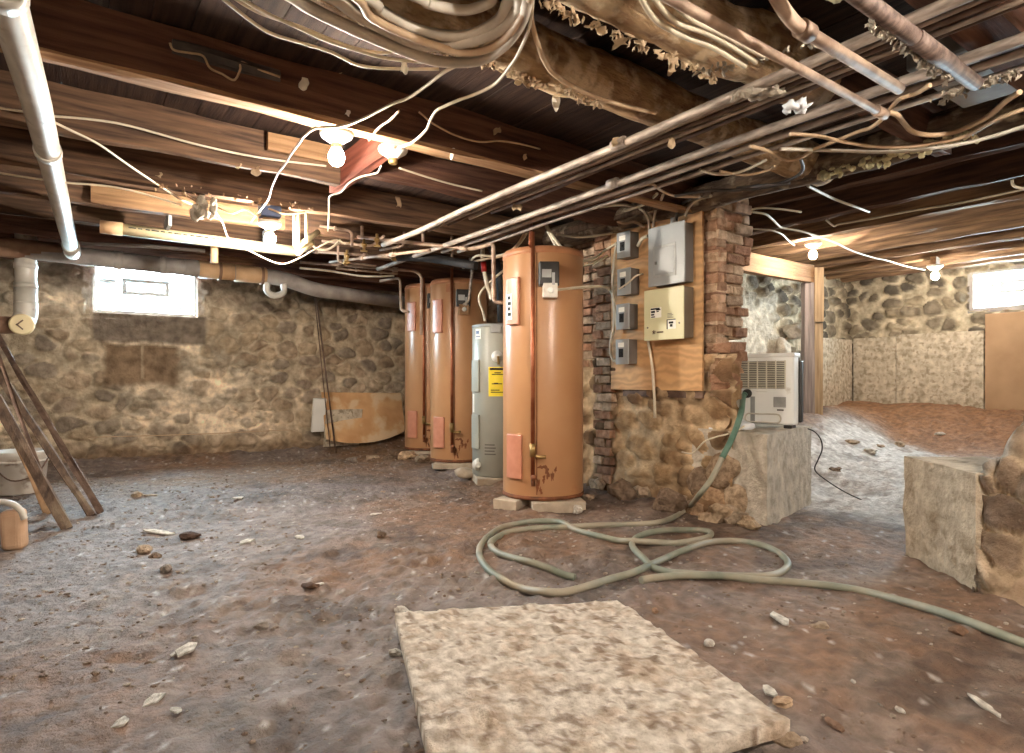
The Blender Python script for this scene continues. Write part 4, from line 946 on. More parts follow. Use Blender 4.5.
def paver(c, sx_, sy_, h, rot, label, seed):
    a = Vector((math.cos(rot), math.sin(rot), 0)); b_ = Vector((-a.y, a.x, 0)); z = gz(c.x, c.y)
    lo_ = min(z, h - .03) - .02
    return link('paver', MB().box((c.x, c.y, (lo_ + h) / 2), (sx_, sy_, h - lo_), (a, b_, ZUP), .004, random.Random(seed)), 'paver', bevel=.006, label=label, cat='paver', group='pavers under the heaters')
tow = Vector((-c1.x, -c1.y, 0)).normalized(); sid = Vector((RX, RY, 0))
paver(c1 + tow * .20 + sid * .10, .40, .30, .075, -YAW + .10, 'concrete paver under the right front of the nearest tan heater', 1)
paver(c1 + tow * .12 - sid * .22, .20, .34, .075, -YAW - .5, 'concrete paver under the left front of the nearest tan heater', 2)
paver(c1 - tow * .18 + sid * .06, .44, .2, .075, -YAW, 'concrete paver under the rear of the nearest tan heater', 3)
t2 = Vector((-c2.x, -c2.y, 0)).normalized()
paver(c2 + t2 * .1, .52, .50, .085, -YAW, 'paver under the middle tan heater', 4)
t3 = Vector((-c3.x, -c3.y, 0)).normalized()
paver(c3 + t3 * .08, .5, .5, .10, -YAW, 'paver under the farthest tan heater', 5)
# grey heater
cg = pD(497, 379, 6.15); Rg, Hg, zg = .245, 1.475, .055; Fg = d2c(cg); cg.z = zg
g = thing('water_heater', 'short grey water heater with a yellow label, between the tan tanks', 'water heater', cg)
link('tank', MB().lathe(cg, [(Rg - .03, 0), (Rg, .02), (Rg, Hg - .03), (Rg - .02, Hg), (.02, Hg + .02)], 64), 'tank_grey', g)
link('top_rim', MB().lathe(cg, [(Rg - .02, Hg - .03), (Rg + .005, Hg - .028), (Rg + .003, Hg - .004), (Rg - .03, Hg + .004)], 64), 'steel', g)
gf = lambda a, r_, z: cg + Vector((r_ * math.cos(Fg + a), r_ * math.sin(Fg + a), z))
link('access_cover', MB().curved(cg, Rg, -1.22, -.72, .82, 1.13, .022, 6, Fg), 'tank_grey', g, .006)
link('access_cover', MB().curved(cg, Rg, -1.22, -.72, .27, .60, .022, 6, Fg), 'tank_grey', g, .006)
yl = link('energy_label', MB().curved(cg, Rg, -.33, .38, .78, 1.06, .002, 8, Fg), 'yellow', g, label='bright yellow energy label')
tx = MB().curved(cg, Rg + .002, -.28, .33, 1.03, 1.05, .001, 6, Fg)
for k, (a0, a1, z) in enumerate(((-.1, .15, 1.0), (-.2, .25, .985), (-.12, .04, .90), (-.2, .2, .895), (-.24, .1, .835), (-.24, .3, .815))): tx.curved(cg, Rg + .002, a0, a1, z, z + .008, .001, 4, Fg)
link('lettering', tx, 'ink', yl)
sp = link('spec_label', MB().curved(cg, Rg, -1.0, -.68, 1.33, 1.43, .002, 4, Fg), 'paper', g)
link('lettering', MB().curved(cg, Rg + .002, -.96, -.78, 1.38, 1.41, .001, 3, Fg).curved(cg, Rg + .002, -.96, -.72, 1.35, 1.36, .001, 3, Fg), 'blue', sp)
e = Vector((math.cos(Fg), math.sin(Fg), 0)); s_ = Vector((-e.y, e.x, 0))
rv = link('relief_valve', MB().lathe(gf(.0, Rg - .005, 1.16), [(.055, 0), (.055, .012), (.03, .016), (.03, .05), (.02, .06)], 20, (s_, ZUP, e)), 'white', g)
link('valve_stem', MB().tube([gf(.03, Rg + .06, 1.16), gf(.05, Rg + .07, 1.08)], .012, 8, 1), 'brass', rv)
link('junction_cover', MB().box(gf(-.05, Rg + .004, 1.42), (.02, .10, .07), (e, s_, ZUP)), 'silver', g, .004)
dv = link('drain_valve', MB().lathe(gf(-.85, Rg - .005, .12), [(.06, 0), (.06, .012), (.03, .014), (.025, .06)], 18, (s_, ZUP, e)), 'white', g)
txt = MB()
for k in range(4): txt.curved(cg, Rg, -.5, -.05 - .04 * (k % 2), .22 + .03 * k, .232 + .03 * k, .001, 5, Fg)
link('printed_text', txt, 'steel_dark', g)
strip = link('side_label', MB().curved(cg, Rg, -1.28, -1.12, .62, .80, .002, 2, Fg), 'paper', g)
paver(cg + e * .04, .46, .44, .055, -YAW + .2, 'flat paver under the grey heater', 6)
link('stone_slab', MB().blob((pf(466, 480).x, pf(466, 480).y, .06), (.12, .10, .05), 7, 2, .2), 'paver', label='reddish flat stone in front of the grey heater', cat='stone')
# pipes and cables about the tanks
pipe('flue_pipe', bent([pD(501, 322, 6.1), pD(500, 285, 6.1), pD(497, 262, 6.15), pD(488, 240, 6.3)], .08), .035, 'black', 'black insulated pipe rising from the top of the grey heater')
fl = cable([(492, 300), (490, 293), (487.5, 286), (485, 274), (483, 262), (482.5, 248)], .022, 'romex', 'flexible pale connector with a red tag above the grey heater', ('D', 6.0), name='flexible_connector')
link('red_tag', MB().tube([pD(484.3, 272, 6.0), pD(483.3, 262, 6.0)], .027, 10, 1), 'red', fl)
cable([(485, 321), (483, 312), (479, 300), (481, 292), (488, 284), (498, 275), (508, 266), (511, 258)], .012, 'romex', 'white cable looping down into the top of the grey heater', ('D', 6.0))
cable([(528, 231, ('D', 5.3)), (520, 243, ('D', 5.4)), (510, 252, ('D', 5.5)), (495, 256, ('D', 5.7)), (476, 256, ('D', 5.8)), (468, 266, ('D', 6.3)), (463, 268, ('D', 6.55))], .011, 'romex', 'white cable from the conduits to the middle tan heater, upper of two')
cable([(526, 230, ('D', 5.3)), (516, 246, ('D', 5.4)), (502, 256, ('D', 5.5)), (486, 259, ('D', 5.7)), (472, 262, ('D', 6.1))], .010, 'romex_tan', 'tan cable from the conduits to the middle tan heater, lower of two')
pipe('conduit', bent([pD(470, 258, 6.62), pD(472.5, 270, 6.62), pD(468.5, 302, 6.64), pD(461, 306, 6.68)], .06), .014, 'conduit', 'thin conduit curving down to the middle tan heater junction box', 'conduit')
pipe('riser_pipe', [pz(531, 224, 2.24), pD(530.6, 246, 4.63)], .014, 'copper', 'copper riser pipe above the nearest tan heater')
cable([(545, 222, ('D', 4.9)), (549, 230, ('D', 4.9)), (556, 241, ('D', 4.85)), (563, 249, ('D', 4.85)), (572, 257, ('D', 4.9)), (583, 260, ('D', 5.0)), (595, 258, ('D', 5.1)), (606, 250, ('X', 3.74)), (617, 243, ('X', 3.74))], .012, 'romex', 'white cable drooping from the tank top to the top switch box, upper of two')
cable([(546, 226, ('D', 4.9)), (553, 241, ('D', 4.88)), (562, 254, ('D', 4.85)), (572, 262, ('D', 4.9)), (583, 265, ('D', 5.0)), (596, 262, ('D', 5.1)), (607, 256, ('X', 3.74))], .012, 'romex', 'white cable drooping from the tank top to the wall, lower of two')
cable([(556, 234, ('D', 5.2)), (575, 237, ('D', 5.2)), (595, 236, ('D', 5.2)), (612, 233, ('X', 3.74))], .010, 'romex', 'pale cable crossing level to the plywood board top')
cable([(552, 290, ('D', 4.66)), (560, 289.5, ('D', 4.7)), (580, 287.5, ('D', 4.8)), (600, 286.5, ('D', 4.95)), (608, 289, ('X', 3.72)), (613, 297, ('X', 3.73)), (614, 325, ('X', 3.73)), (611, 340, ('X', 3.73)), (610.5, 352, ('X', 3.73)), (613, 360, ('X', 3.73)), (617, 361, ('X', 3.74))], .012, 'romex', 'white cable from the nearest heater junction box to the lowest switch box')
cable([(616, 245), (614, 262), (612.5, 284), (614, 300), (617, 327)], .010, 'romex', 'white cable running down the left edge of the plywood board', ('X', 3.73))

# ------------------------------------------------------------------ electrical board
PXb = 3.78
def face_pt(px, py, off=0.0): return pX(px, py, PXb - off)
A = face_pt(612, 392); B = face_pt(702, 392)
y_l, y_r = face_pt(611, 300).y, face_pt(702, 300).y
zb = face_pt(700, 391).z
pl = link('plywood_board', MB().bb((PXb, y_r, zb), (PXb + .02, y_l, 2.30)), 'plywood', label='plywood backing board on the brick wall behind the electrical panels', cat='board')
link('batten', MB().bb((PXb + .02, y_r + .06, zb + .1), (XW + .02, y_r + .12, 2.28)).bb((PXb + .02, y_l - .12, zb + .1), (XW + .02, y_l - .06, 2.28)), 'old_board', pl)
link('shadow_strip', MB().bb((PXb + .021, y_r + .01, zb - .055), (PXb + .06, y_l - .12, zb - .002)), 'iron', pl, label='dark strip for the shadow under the board')  # dark strip in place of the shadow below the plywood
def boxpx(px0, px1, py0, py1, depth, at=0.0, ref=None):
    # front face corner pixels on the front plane -> y range, z range
    X = PXb - depth
    ya, yb = pX(px0, 300, X).y, pX(px1, 300, X).y
    z1 = pX(px0, py0, X).z; z0 = pX(px0, py1, X).z
    return X, yb, ya, z0, z1
# grey breaker panel
X, y0, y1, z0, z1 = boxpx(648, 684.5, 229, 287.5, .12)
z0 = pX(684, 282, X).z * .5 + z0 * .5
t = thing('breaker_panel', 'large grey breaker panel with a small door, upper right of the plywood', 'electrical panel', (PXb, (y0 + y1) / 2, z0), 'panels on the plywood board')
link('box', MB().bb((X + .012, y0 + .012, z0 + .01), (PXb - .001, y1 - .012, z1 - .01)), 'steel_dark', t, .004)
link('cover', MB().bb((X, y0, z0), (X + .014, y1, z1)), 'steel', t, .005)
dw, dh = y1 - y0, z1 - z0
dr = link('door', MB().bb((X - .008, y0 + dw * .26, z0 + dh * .18), (X + .002, y1 - dw * .20, z0 + dh * .63)), 'steel', t, .004)
link('door_frame', MB().bb((X - .005, y0 + dw * .22, z0 + dh * .14), (X + .001, y1 - dw * .16, z0 + dh * .67)), 'silver', t, .003)
link('latch', MB().bb((X - .018, y1 - dw * .27, z0 + dh * .36), (X - .006, y1 - dw * .23, z0 + dh * .41)), 'steel_dark', dr, .003)
link('conduit_nipple', MB().tube([(PXb - .06, (y0 + y1) / 2 - .03, z1 - .01), (PXb - .06, (y0 + y1) / 2 - .03, z1 + .05)], .028, 14, 1), 'steel', t)
YG0, YG1, ZG1 = y0, y1, z1
# cream panel below it
X, y0, y1, z0, z1 = boxpx(644, 683.5, 289, 340, .13)
z1 = pX(684, 285, X).z; z0 = pX(684, 338.5, X).z
t = thing('meter_panel', 'cream electrical panel with printed labels, right below the grey breaker panel', 'electrical panel', (PXb, (y0 + y1) / 2, z0), 'panels on the plywood board')
link('box', MB().bb((X + .010, y0 + .01, z0 + .012), (PXb - .001, y1 - .03, z1 - .004)), 'cream_side', t, .004)
cv_ = link('cover', MB().bb((X, y0, z0), (X + .012, y1, z1)), 'panel_cream', t, .004)
dw, dh = y1 - y0, z1 - z0
def lab_(u0, u1, v0, v1, mat, nm, par, off=.003):   # u from left (y1) to right (y0), v from the bottom
    return link(nm, MB().bb((X - off, y1 - dw * u1, z0 + dh * v0), (X - off + .002, y1 - dw * u0, z0 + dh * v1)), mat, par)
l1 = lab_(.18, .46, .44, .64, 'paper', 'label', t); l2 = lab_(.60, .82, .20, .38, 'paper', 'label', t); l3 = lab_(.60, .78, .40, .52, 'panel_cream', 'label', t)
m_ = MB()
for u0, u1, v0, v1 in ((.19, .42, .60, .63), (.20, .30, .54, .58), (.34, .40, .55, .57), (.20, .28, .49, .52), (.33, .44, .58, .60), (.20, .30, .45, .47)): m_.bb((X - .005, y1 - dw * u1, z0 + dh * v0), (X - .003, y1 - dw * u0, z0 + dh * v1))
link('lettering', m_, 'ink', l1)
m_ = MB()
for u0, u1, v0, v1 in ((.60, .62, .20, .38), (.65, .76, .30, .34), (.68, .74, .24, .29), (.60, .82, .37, .385)): m_.bb((X - .005, y1 - dw * u1, z0 + dh * v0), (X - .003, y1 - dw * u0, z0 + dh * v1))
link('lettering', m_, 'ink', l2)
m_ = MB()
for k in range(4): m_.bb((X - .005, y1 - dw * (.76 - .03 * (k % 2)), z0 + dh * (.415 + .025 * k)), (X - .003, y1 - dw * .62, z0 + dh * (.425 + .025 * k)))
link('lettering', m_, 'steel_dark', l3)
def emblem(u, v, s):     # small star-like figure and a word bar
    m_ = MB(); cy, cz = y1 - dw * u, z0 + dh * v
    for a in (90, 162, 234, 306, 18):
        a = math.radians(a); m_.box((X - .004, cy - math.cos(a) * s * .55, cz + math.sin(a) * s * .55), (.002, s * .35, s * 1.0), (EX, Vector((0, math.sin(a), math.cos(a))), Vector((0, -math.cos(a), math.sin(a)))))
    for k in range(5): m_.bb((X - .005, cy - s * 2.0 - s * .8 * k - s * .5, cz - s * .5), (X - .003, cy - s * 2.0 - s * .8 * k, cz + s * .2))
    return m_
link('emblem', emblem(.27, .16, .016), 'iron', t)
link('screw', MB().lathe((X + .001, y1 - dw * .10, z0 + dh * .26), [(.008, 0), (.006, .005)], 10, (EY, ZUP, -EX)).lathe((X + .001, y1 - dw * .90, z0 + dh * .30), [(.008, 0), (.006, .005)], 10, (EY, ZUP, -EX)), 'steel_dark', t)
YC0, YC1, ZC0 = y0, y1, z0
# four switch boxes down the left
names4 = ['grey switch box at the top left of the plywood board', 'grey switch box second from the top on the plywood board', 'grey switch box third from the top on the plywood board', 'grey switch box lowest on the plywood board']
for i, (pa, pb_, ya_, yb_) in enumerate(((616.5, 630, 233.5, 259.5), (617, 630.5, 269.5, 296), (616, 629, 304.5, 330), (615.5, 628.5, 339.5, 364.5))):
    X, y0, y1, z0, z1 = boxpx(pa, pb_, ya_, yb_, .11)
    t = thing('switch_box', names4[i], 'switch box', (PXb, (y0 + y1) / 2, z0), 'grey switch boxes on the plywood')
    link('box', MB().bb((X + .008, y0 + .006, z0 + .004), (PXb - .001, y1 - .006, z1 - .004)), 'steel_dark', t, .004)
    cv_ = link('cover', MB().bb((X, y0, z0), (X + .01, y1, z1)), 'steel', t, .004)
    w_, h_ = y1 - y0, z1 - z0
    link('switch', MB().bb((X - .006, y0 + w_ * .40, z0 + h_ * .28), (X + .002, y0 + w_ * .72, z0 + h_ * .62)).bb((X - .016, y0 + w_ * .48, z0 + h_ * .42), (X - .004, y0 + w_ * .62, z0 + h_ * .50)), 'ink', t, .002)
    link('label', MB().bb((X - .003, y0 + w_ * .34, z0 + h_ * .68), (X + .002, y0 + w_ * .78, z0 + h_ * .86)), 'paper', t)
cable([(638, 246, ('X', 3.72)), (642, 239, ('X', 3.70)), (648, 236, ('X', 3.70))], .014, 'romex', 'short white cable from the top switch box to the breaker panel')
cable([(600, 207, ('z', 2.2)), (616, 205, ('z', 2.2)), (632, 206, ('X', 3.66)), (643, 211, ('X', 3.68)), (648, 220, ('X', 3.70)), (649.5, 229, ('X', 3.72))], .010, 'romex', 'white cable entering the breaker panel top from the left')
cable([(663, 195, ('z', 2.22)), (659, 205, ('X', 3.68)), (655, 213, ('X', 3.70)), (653.5, 227, ('X', 3.72))], .010, 'romex', 'white cable dropping straight into the breaker panel top')
cable([(657, 194, ('z', 2.2)), (649, 201, ('X', 3.62)), (641, 206, ('X', 3.64)), (625, 211, ('X', 3.66))], .010, 'romex', 'loose white cable end above the plywood board')
cable([(692, 198, ('z', 2.21)), (683, 203, ('X', 3.68)), (678, 210, ('X', 3.70)), (676, 221, ('X', 3.72))], .011, 'cable_dark', 'dark cable bent down into the breaker panel top')
cable([(711, 196, ('z', 2.2)), (703, 198, ('X', 3.66)), (694, 202, ('X', 3.68)), (688, 209, ('X', 3.70)), (685.5, 216, ('X', 3.72))], .010, 'romex', 'white cable curving down to the right of the breaker panel')
cable([(640, 186, ('z', 2.16)), (652, 184, ('z', 2.16)), (662, 191, ('z', 2.17)), (676, 196, ('z', 2.18)), (700, 197, ('z', 2.19))], .009, 'romex_tan', 'tan cable sagging above the plywood board')
cable([(600, 213, ('X', 3.70)), (622, 223, ('X', 3.72)), (634, 222, ('X', 3.72)), (644, 227, ('X', 3.73))], .012, 'romex_tan', 'tan cable along the plywood board top edge')
cable([(648, 341), (650, 352), (652.5, 369), (653.5, 384), (654.5, 400), (655, 418)], .011, 'romex', 'pale cable hanging down the plywood below the cream panel', ('X', 3.745))
cable([(619, 289, ('X', 3.665)), (628, 283, ('X', 3.66)), (636, 276, ('X', 3.70)), (643, 274, ('X', 3.76))], .007, 'romex', 'thin white wire from the second switch box to the panel')
# wooden plate over the plywood
link('wall_plate', MB().beam((3.735, 2.72, 2.325), (3.735, 4.3, 2.33), .10, .05, 14, .006, 71), 'old_board', label='rough plank along the top of the plywood board', cat='board')

# ------------------------------------------------------------------ white grilled unit on the concrete block
BZ = .634
p_l, p_r = pD(736, 427, 4.80), pD(794, 430, 4.53)
ex_ = Vector((p_r.x - p_l.x, p_r.y - p_l.y, 0)); Wd = ex_.length; ex_.normalize(); ey_ = Vector((-ex_.y, ex_.x, 0))
if ey_.dot(Vector((FX, FY, 0))) < 0: ey_ = -ey_
Ht = .555; Dp = .13
base = Vector((p_l.x, p_l.y, BZ)); axs = (ex_, ey_, ZUP)
def U(u, v, n=0.0): return base + ex_ * u + ZUP * v + ey_ * n
def bx_(mb, u0, u1, v0, v1, n0, n1): return mb.box(U((u0 + u1) / 2, (v0 + v1) / 2, (n0 + n1) / 2), (u1 - u0, n1 - n0, v1 - v0), axs)
t = thing('air_unit', 'white grilled air unit standing on the concrete block, hose attached', 'appliance', U(Wd / 2, 0, Dp / 2))
body = link('body', bx_(MB(), 0, Wd, .025, Ht, 0, Dp), 'ac_body', t, .018, 3)
link('top_edge', bx_(MB(), -.008, Wd + .008, Ht - .028, Ht + .004, -.01, Dp + .008), 'white', t, .008)
link('back_shell', bx_(MB(), .015, Wd + .02, .04, Ht - .05, Dp, Dp + .05), 'dark_plastic', t, .012)
for u in (.02, Wd - .08): link('foot', bx_(MB(), u, u + .06, 0.0, .03, .02, Dp), 'dark_plastic', t, .005)
gr = link('grille_recess', bx_(MB(), .03, Wd * .86, Ht * .53, Ht * .90, -.003, .006), 'ac_dark', t)
sl = MB(); k0, k1 = Ht * .53, Ht * .90; K = 15
for k in range(K): bx_(sl, .032, Wd * .86 - .002, k0 + (k1 - k0) * (k + .25) / K, k0 + (k1 - k0) * (k + .70) / K, -.008, -.002)
link('slats', sl, 'ac_slat', gr)
bars = MB()
for k in range(6): u = .03 + (Wd * .86 - .03) * k / 5; bx_(bars, u - .004, u + .004, k0 - .004, k1 + .004, -.011, -.002)
link('grille_bars', bars, 'ac_slat', gr)
link('rating_plate', bx_(MB(), Wd * .66, Wd * .87, Ht * .28, Ht * .42, -.004, .002), 'silver', t, .003)
link('small_label', bx_(MB(), Wd * .72, Wd * .83, Ht * .235, Ht * .255, -.003, .002), 'ac_dark', t)
hr = MB()
pts = []
for k in range(33):
    a = 2 * math.pi * k / 32; sgn = 1 if math.cos(a) > 0 else -1
    pts.append(U(Wd * .48 + sgn * Wd * .24 + .028 * math.cos(a), Ht * .13 + .032 * math.sin(a), -.006))
link('handle_slot', MB().tube(pts, .006, 6, 1, False), 'white_dirty', t)
link('lip', bx_(MB(), Wd * .36, Wd * .56, Ht * .485, Ht * .50, -.012, .002), 'white', t, .003)
hx = U(Wd * .21, Ht * .46, 0)
link('hose_fitting', MB().lathe(hx + ey_ * .01, [(.034, 0), (.034, .03), (.022, .035), (.022, .06)], 18, (ex_, ZUP, -ey_)), 'dark_plastic', t)
link('drain_stain', bx_(MB(), Wd * .26, Wd * .34, Ht * .08, Ht * .42, -.0015, .001), 'silver', t)
# crumpled plastic beside it and loose wires
sb = MB().blob(pD(731, 424, 4.62) + Vector((0, 0, -.02)), (.12, .09, .06), 21, 3, .5).blob(pD(722, 432, 4.6), (.07, .07, .04), 22, 3, .5)
link('plastic_bag', sb, 'sheet', label='crumpled white plastic bag beside the white unit', cat='bag')
cable([(747, 424, ('D', 4.55)), (738, 430, ('D', 4.42)), (728, 434, ('D', 4.33)), (716, 437, ('X', 3.74)), (704, 442, ('X', 3.70)), (693, 453, ('X', 3.72)), (682, 452, ('X', 3.74))], .006, 'romex', 'thin pale wire trailing from the white unit over the block')
cable([(806, 428, ('D', 4.85)), (815, 432, ('D', 4.8)), (821, 440, ('D', 4.8)), (822, 450, ('D', 4.82)), (818, 460, ('D', 4.85)), (815, 470, ('D', 4.86)), (826, 480, ('D', 4.9)), (845, 492, ('D', 4.9)), (862, 500, ('D', 4.9))], .005, 'cable_dark', 'thin dark wire looping beside the right edge of the block')
# ------------------------------------------------------------------ hose on the dirt
HR = .0185
def hp(px, py, l=0.0):
    return pf(px, py, HR * .75 + l)
top = [hx - ey_ * .05, hx - ey_ * .10 + Vector((0, 0, -.03)), pD(741, 413, 4.33), pD(733, 436, 4.25)]
mid = [pD(722, 458, 4.20), pD(712, 478, 4.16), pD(700, 494, 4.15)]
h1 = top + mid + [hp(*q) for q in ((688, 508), (672, 518), (655, 523), (630, 524.5), (605, 525), (585, 526), (565, 527), (540, 528), (522, 530), (505, 533.5), (492, 541, .0), (491, 546), (497, 552), (510, 557), (530, 562), (548, 568), (562, 574), (575, 577.5))]
pth = smooth_path(h1, 8)
ho = thing('garden_hose', 'long green and pale hose running from the white unit and coiling on the dirt', 'hose', pf(560, 527))
link('upper_length', MB().tube(smooth_path(top + mid[:1], 8), .0205, 12, 1), 'hose_green', ho, label='deep green upper length')
link('hose_length', MB().tube(smooth_path(h1[3:], 8), HR, 12, 1), 'hose', ho)
h2 = [hp(*q) for q in ((486, 538), (500, 528), (516, 524), (535, 523), (552, 523), (563, 524.5), (574, 529), (588, 533.5), (603, 537), (618, 540.5), (632, 543), (652, 544), (675, 543.2), (695, 540.5), (708, 537), (711, 533), (703, 530.5), (685, 530), (665, 530.5), (648, 533), (636, 538), (632, 544), (635, 552), (643, 560), (653, 567), (668, 572), (690, 574), (715, 575.5), (745, 576.5), (768, 576), (781, 572), (788, 565), (784, 557), (772, 549), (755, 543.5), (735, 541), (715, 541.5), (700, 544.5), (685, 550), (668, 557), (650, 565), (632, 573), (612, 581), (590, 588), (565, 592), (545, 592), (522, 588.5), (503, 580.5), (488, 569.5), (480, 557), (480, 547), (486, 538))]
for i in range(len(h2)):
    if i in (3, 4, 5, 10, 11, 22, 23, 42, 43): h2[i].z += .012
link('coil', MB().tube(h2, HR, 12, 5), 'hose', ho, label='pale looped coil on the ground')
h3 = [hp(*q) for q in ((641, 580.5), (655, 579.5), (672, 577.8), (695, 577), (725, 577.5), (752, 579.5), (785, 581.5), (812, 584), (835, 586.5), (862, 591), (890, 598), (918, 605.5), (945, 613.5), (980, 626), (1010, 638), (1045, 651))] + [Vector((x_, y_, gz(x_, y_) + .014)) for x_, y_ in ((2.75, .35), (2.72, -.1), (2.6, -.7), (2.5, -1.4))]
for i in (1, 2, 3, 4): h3[i].z += .008
link('tail', MB().tube(h3, HR, 12, 5), 'hose', ho)
# ------------------------------------------------------------------ board lying in front
qa, qb, qc = pf(395, 616, .05), pf(617, 602, .05), pf(790, 722, .05)
qd = pz(428, 752, .05); qd = qa + (qd - qa) * 1.28
nb = 90
uu, vv = np.meshgrid(np.linspace(0, 1, nb), np.linspace(0, 1, nb), indexing='ij')
def bil(q): return (np.array(qa)[q] * (1 - uu) * (1 - vv) + np.array(qb)[q] * uu * (1 - vv) + np.array(qc)[q] * uu * vv + np.array(qd)[q] * (1 - uu) * vv)
bxx, byy = bil(0), bil(1)
edge = np.minimum(np.minimum(uu, 1 - uu), np.minimum(vv, 1 - vv))
hgt = .055 + .012 * (fbm(bxx * 8, byy * 8, 101, 5) - .5) + .008 * ss(fbm(bxx * 22, byy * 22, 102, 3), .5, .7)
lump = np.exp(-(((bxx - .88) / .13) ** 2 + ((byy - 1.46) / .05) ** 2)); hgt = hgt + .03 * lump * fbm(bxx * 25, byy * 25, 103, 3)
jx = .005 * (fbm(bxx * 12, byy * 12, 104, 3) - .5) * (edge < .02)
top_ = np.stack([bxx + jx, byy + jx, hgt], -1)
cc_ = mix(lin((248, 236, 222)) * np.ones(bxx.shape + (3,)), np.broadcast_to(lin((214, 188, 162)), bxx.shape + (3,)), .7 * ss(fbm(bxx * 16, byy * 16, 105, 5, .65), .48, .68))
cc_ = mix(cc_, np.broadcast_to(lin((150, 118, 92)), cc_.shape), ss(fbm(bxx * 28, byy * 28, 106, 3), .64, .72) * .7)
cc_ = mix(cc_, np.broadcast_to(lin((120, 92, 72)), cc_.shape), .7 * ss(fbm(bxx * 9, byy * 9, 107, 3), .6, .7) * lump)
# close the sheet: add skirts down to the ground side
def skirt(arr, low): 
    e0 = arr[:1].copy(); e1 = arr[-1:].copy()
    if low is not None: e0[..., 2] = low; e1[..., 2] = low
    a = np.concatenate([e0, arr, e1], 0); f0 = a[:, :1].copy(); f1_ = a[:, -1:].copy()
    if low is not None: f0[..., 2] = low; f1_[..., 2] = low
    return np.concatenate([f0, a, f1_], 1)
sb_ = thing('floor_board', 'large plaster-crusted pale board lying on the dirt in the foreground', 'board', Vector((float(bxx.mean()), float(byy.mean()), .02)))
grid_obj('top_face', skirt(top_, .018), skirt(cc_, None), 'slab', None, None, True, sb_)
und = MB(); q_ = [Vector((p.x, p.y, 0)) for p in (qa, qb, qc, qd)]; ctr = sum(q_, Vector()) / 4
q_ = [ctr + (p - ctr) * .985 for p in q_]
und._add([(p.x, p.y, z) for z in (.012, .035) for p in q_], [(3, 2, 1, 0), (4, 5, 6, 7), (0, 1, 5, 4), (1, 2, 6, 5), (2, 3, 7, 6), (3, 0, 4, 7)])
link('underside', und, 'old_board', sb_)
# ------------------------------------------------------------------ left corner things
def plank(pb, pt, w, th, mat, label, seed, name='leaning_board', group='boards leaning in the left corner'):
    d = (pt - pb).normalized(); view = Vector((pb.x, pb.y, 0)).normalized()
    return link(name, MB().beam(pb, pt, w, th, 26, .004, seed, up=view), mat, label=label, cat='board', group=group)
plank(pf(68, 529), pD(-30, 352, 4.3), .062, .035, 'old_board', 'widest weathered board leaning in the left corner', 1)
plank(pf(92, 516), pD(-10, 360, 4.9), .05, .03, 'old_board', 'weathered board leaning behind the widest one, pale edge', 2)
plank(pf(48, 514), pD(-14, 370, 4.7), .035, .03, 'twig', 'narrow stick leaning left of the widest board', 3)
plank(pf(58, 520), pD(-22, 300, 4.4), .018, .018, 'iron', 'thin dark rod leaning among the left boards', 4, 'iron_rod')
ir = plank(pf(101, 513), pD(-6, 330, 5.4), .04, .012, 'iron', 'slotted iron bar leaning rightmost in the left corner', 5, 'iron_bar')
bc = pf(20, 492); bc = Vector((bc.x, bc.y, gz(bc.x, bc.y) - .004)) 
bt = thing('bucket', 'dirty white plastic bucket behind the leaning boards', 'bucket', bc)
link('shell', MB().lathe(bc, [(.17, 0), (.175, .01), (.205, .32), (.215, .33), (.215, .36), (.208, .37), (.196, .37), (.165, .02), (.02, .018)], 40), 'rubber', bt)
link('rim_ring', MB().lathe(bc, [(.205, .27), (.218, .275), (.218, .29), (.206, .295)], 40), 'rubber', bt)
link('bail_handle', MB().tube([bc + Vector((.2, -.1, .30)), bc + Vector((.12, -.22, .18)), bc + Vector((-.05, -.24, .14)), bc + Vector((-.2, -.1, .29))], .006, 8, 6), 'iron', bt)
jp = pf(14, 550)
jt = thing('jug', 'tan plastic jug with a pale curved handle at the left edge', 'jug', jp)
link('jug_body', MB().box(jp + Vector((.0, .02, .12)), (.115, .10, .24), (Vector((.95, -.3, .05)), Vector((.3, .95, 0)), Vector((-.05, 0, 1))), .008, random.Random(4)), 'jug', jt, .035, 4)
link('curved_handle', MB().tube([jp + Vector((-.16, .02, .24)), jp + Vector((-.08, .0, .29)), jp + Vector((-.01, -.01, .275)), jp + Vector((.03, -.02, .235)), jp + Vector((.05, -.03, .18))], .018, 12, 6), 'pvc', jt)
link('jug_side', MB().blob(jp + Vector((-.14, .03, .10)), (.07, .07, .10), 5, 3, .08), 'blue', jt, label='dark blue side')
# things along the back wall
s0 = pf(322, 452); 
ys = 8.02; x0, x1 = 2.80, 3.96
sh = MB(); nn = 26; front = []; 
z_of = lambda a: .82 - .03 * a
bot = lambda a: .10 + .10 * (2 * a - .85) ** 2 + .03
fr, bk_ = [], []
def shp(a, v):
    z = bot(a) + (z_of(a) - bot(a)) * v; return Vector((x0 + (x1 - x0) * a, ys + .30 * z - .04 * math.sin(math.pi * a), z))
vs, fs = [], []
for i in range(nn + 1):
    for j in range(9): vs.append(shp(i / nn, j / 8))
NV = len(vs)
vs += [v + Vector((0, .014, .004)) for v in vs]
for i in range(nn):
    for j in range(8):
        q = (i * 9 + j, (i + 1) * 9 + j, (i + 1) * 9 + j + 1, i * 9 + j + 1); fs.append(q); fs.append(tuple(x + NV for x in q[::-1]))
for i in range(nn): fs.append((i * 9, i * 9 + NV, i * 9 + 9 + NV, i * 9 + 9)); fs.append((i * 9 + 17, i * 9 + 17 + NV, i * 9 + 8 + NV, i * 9 + 8))
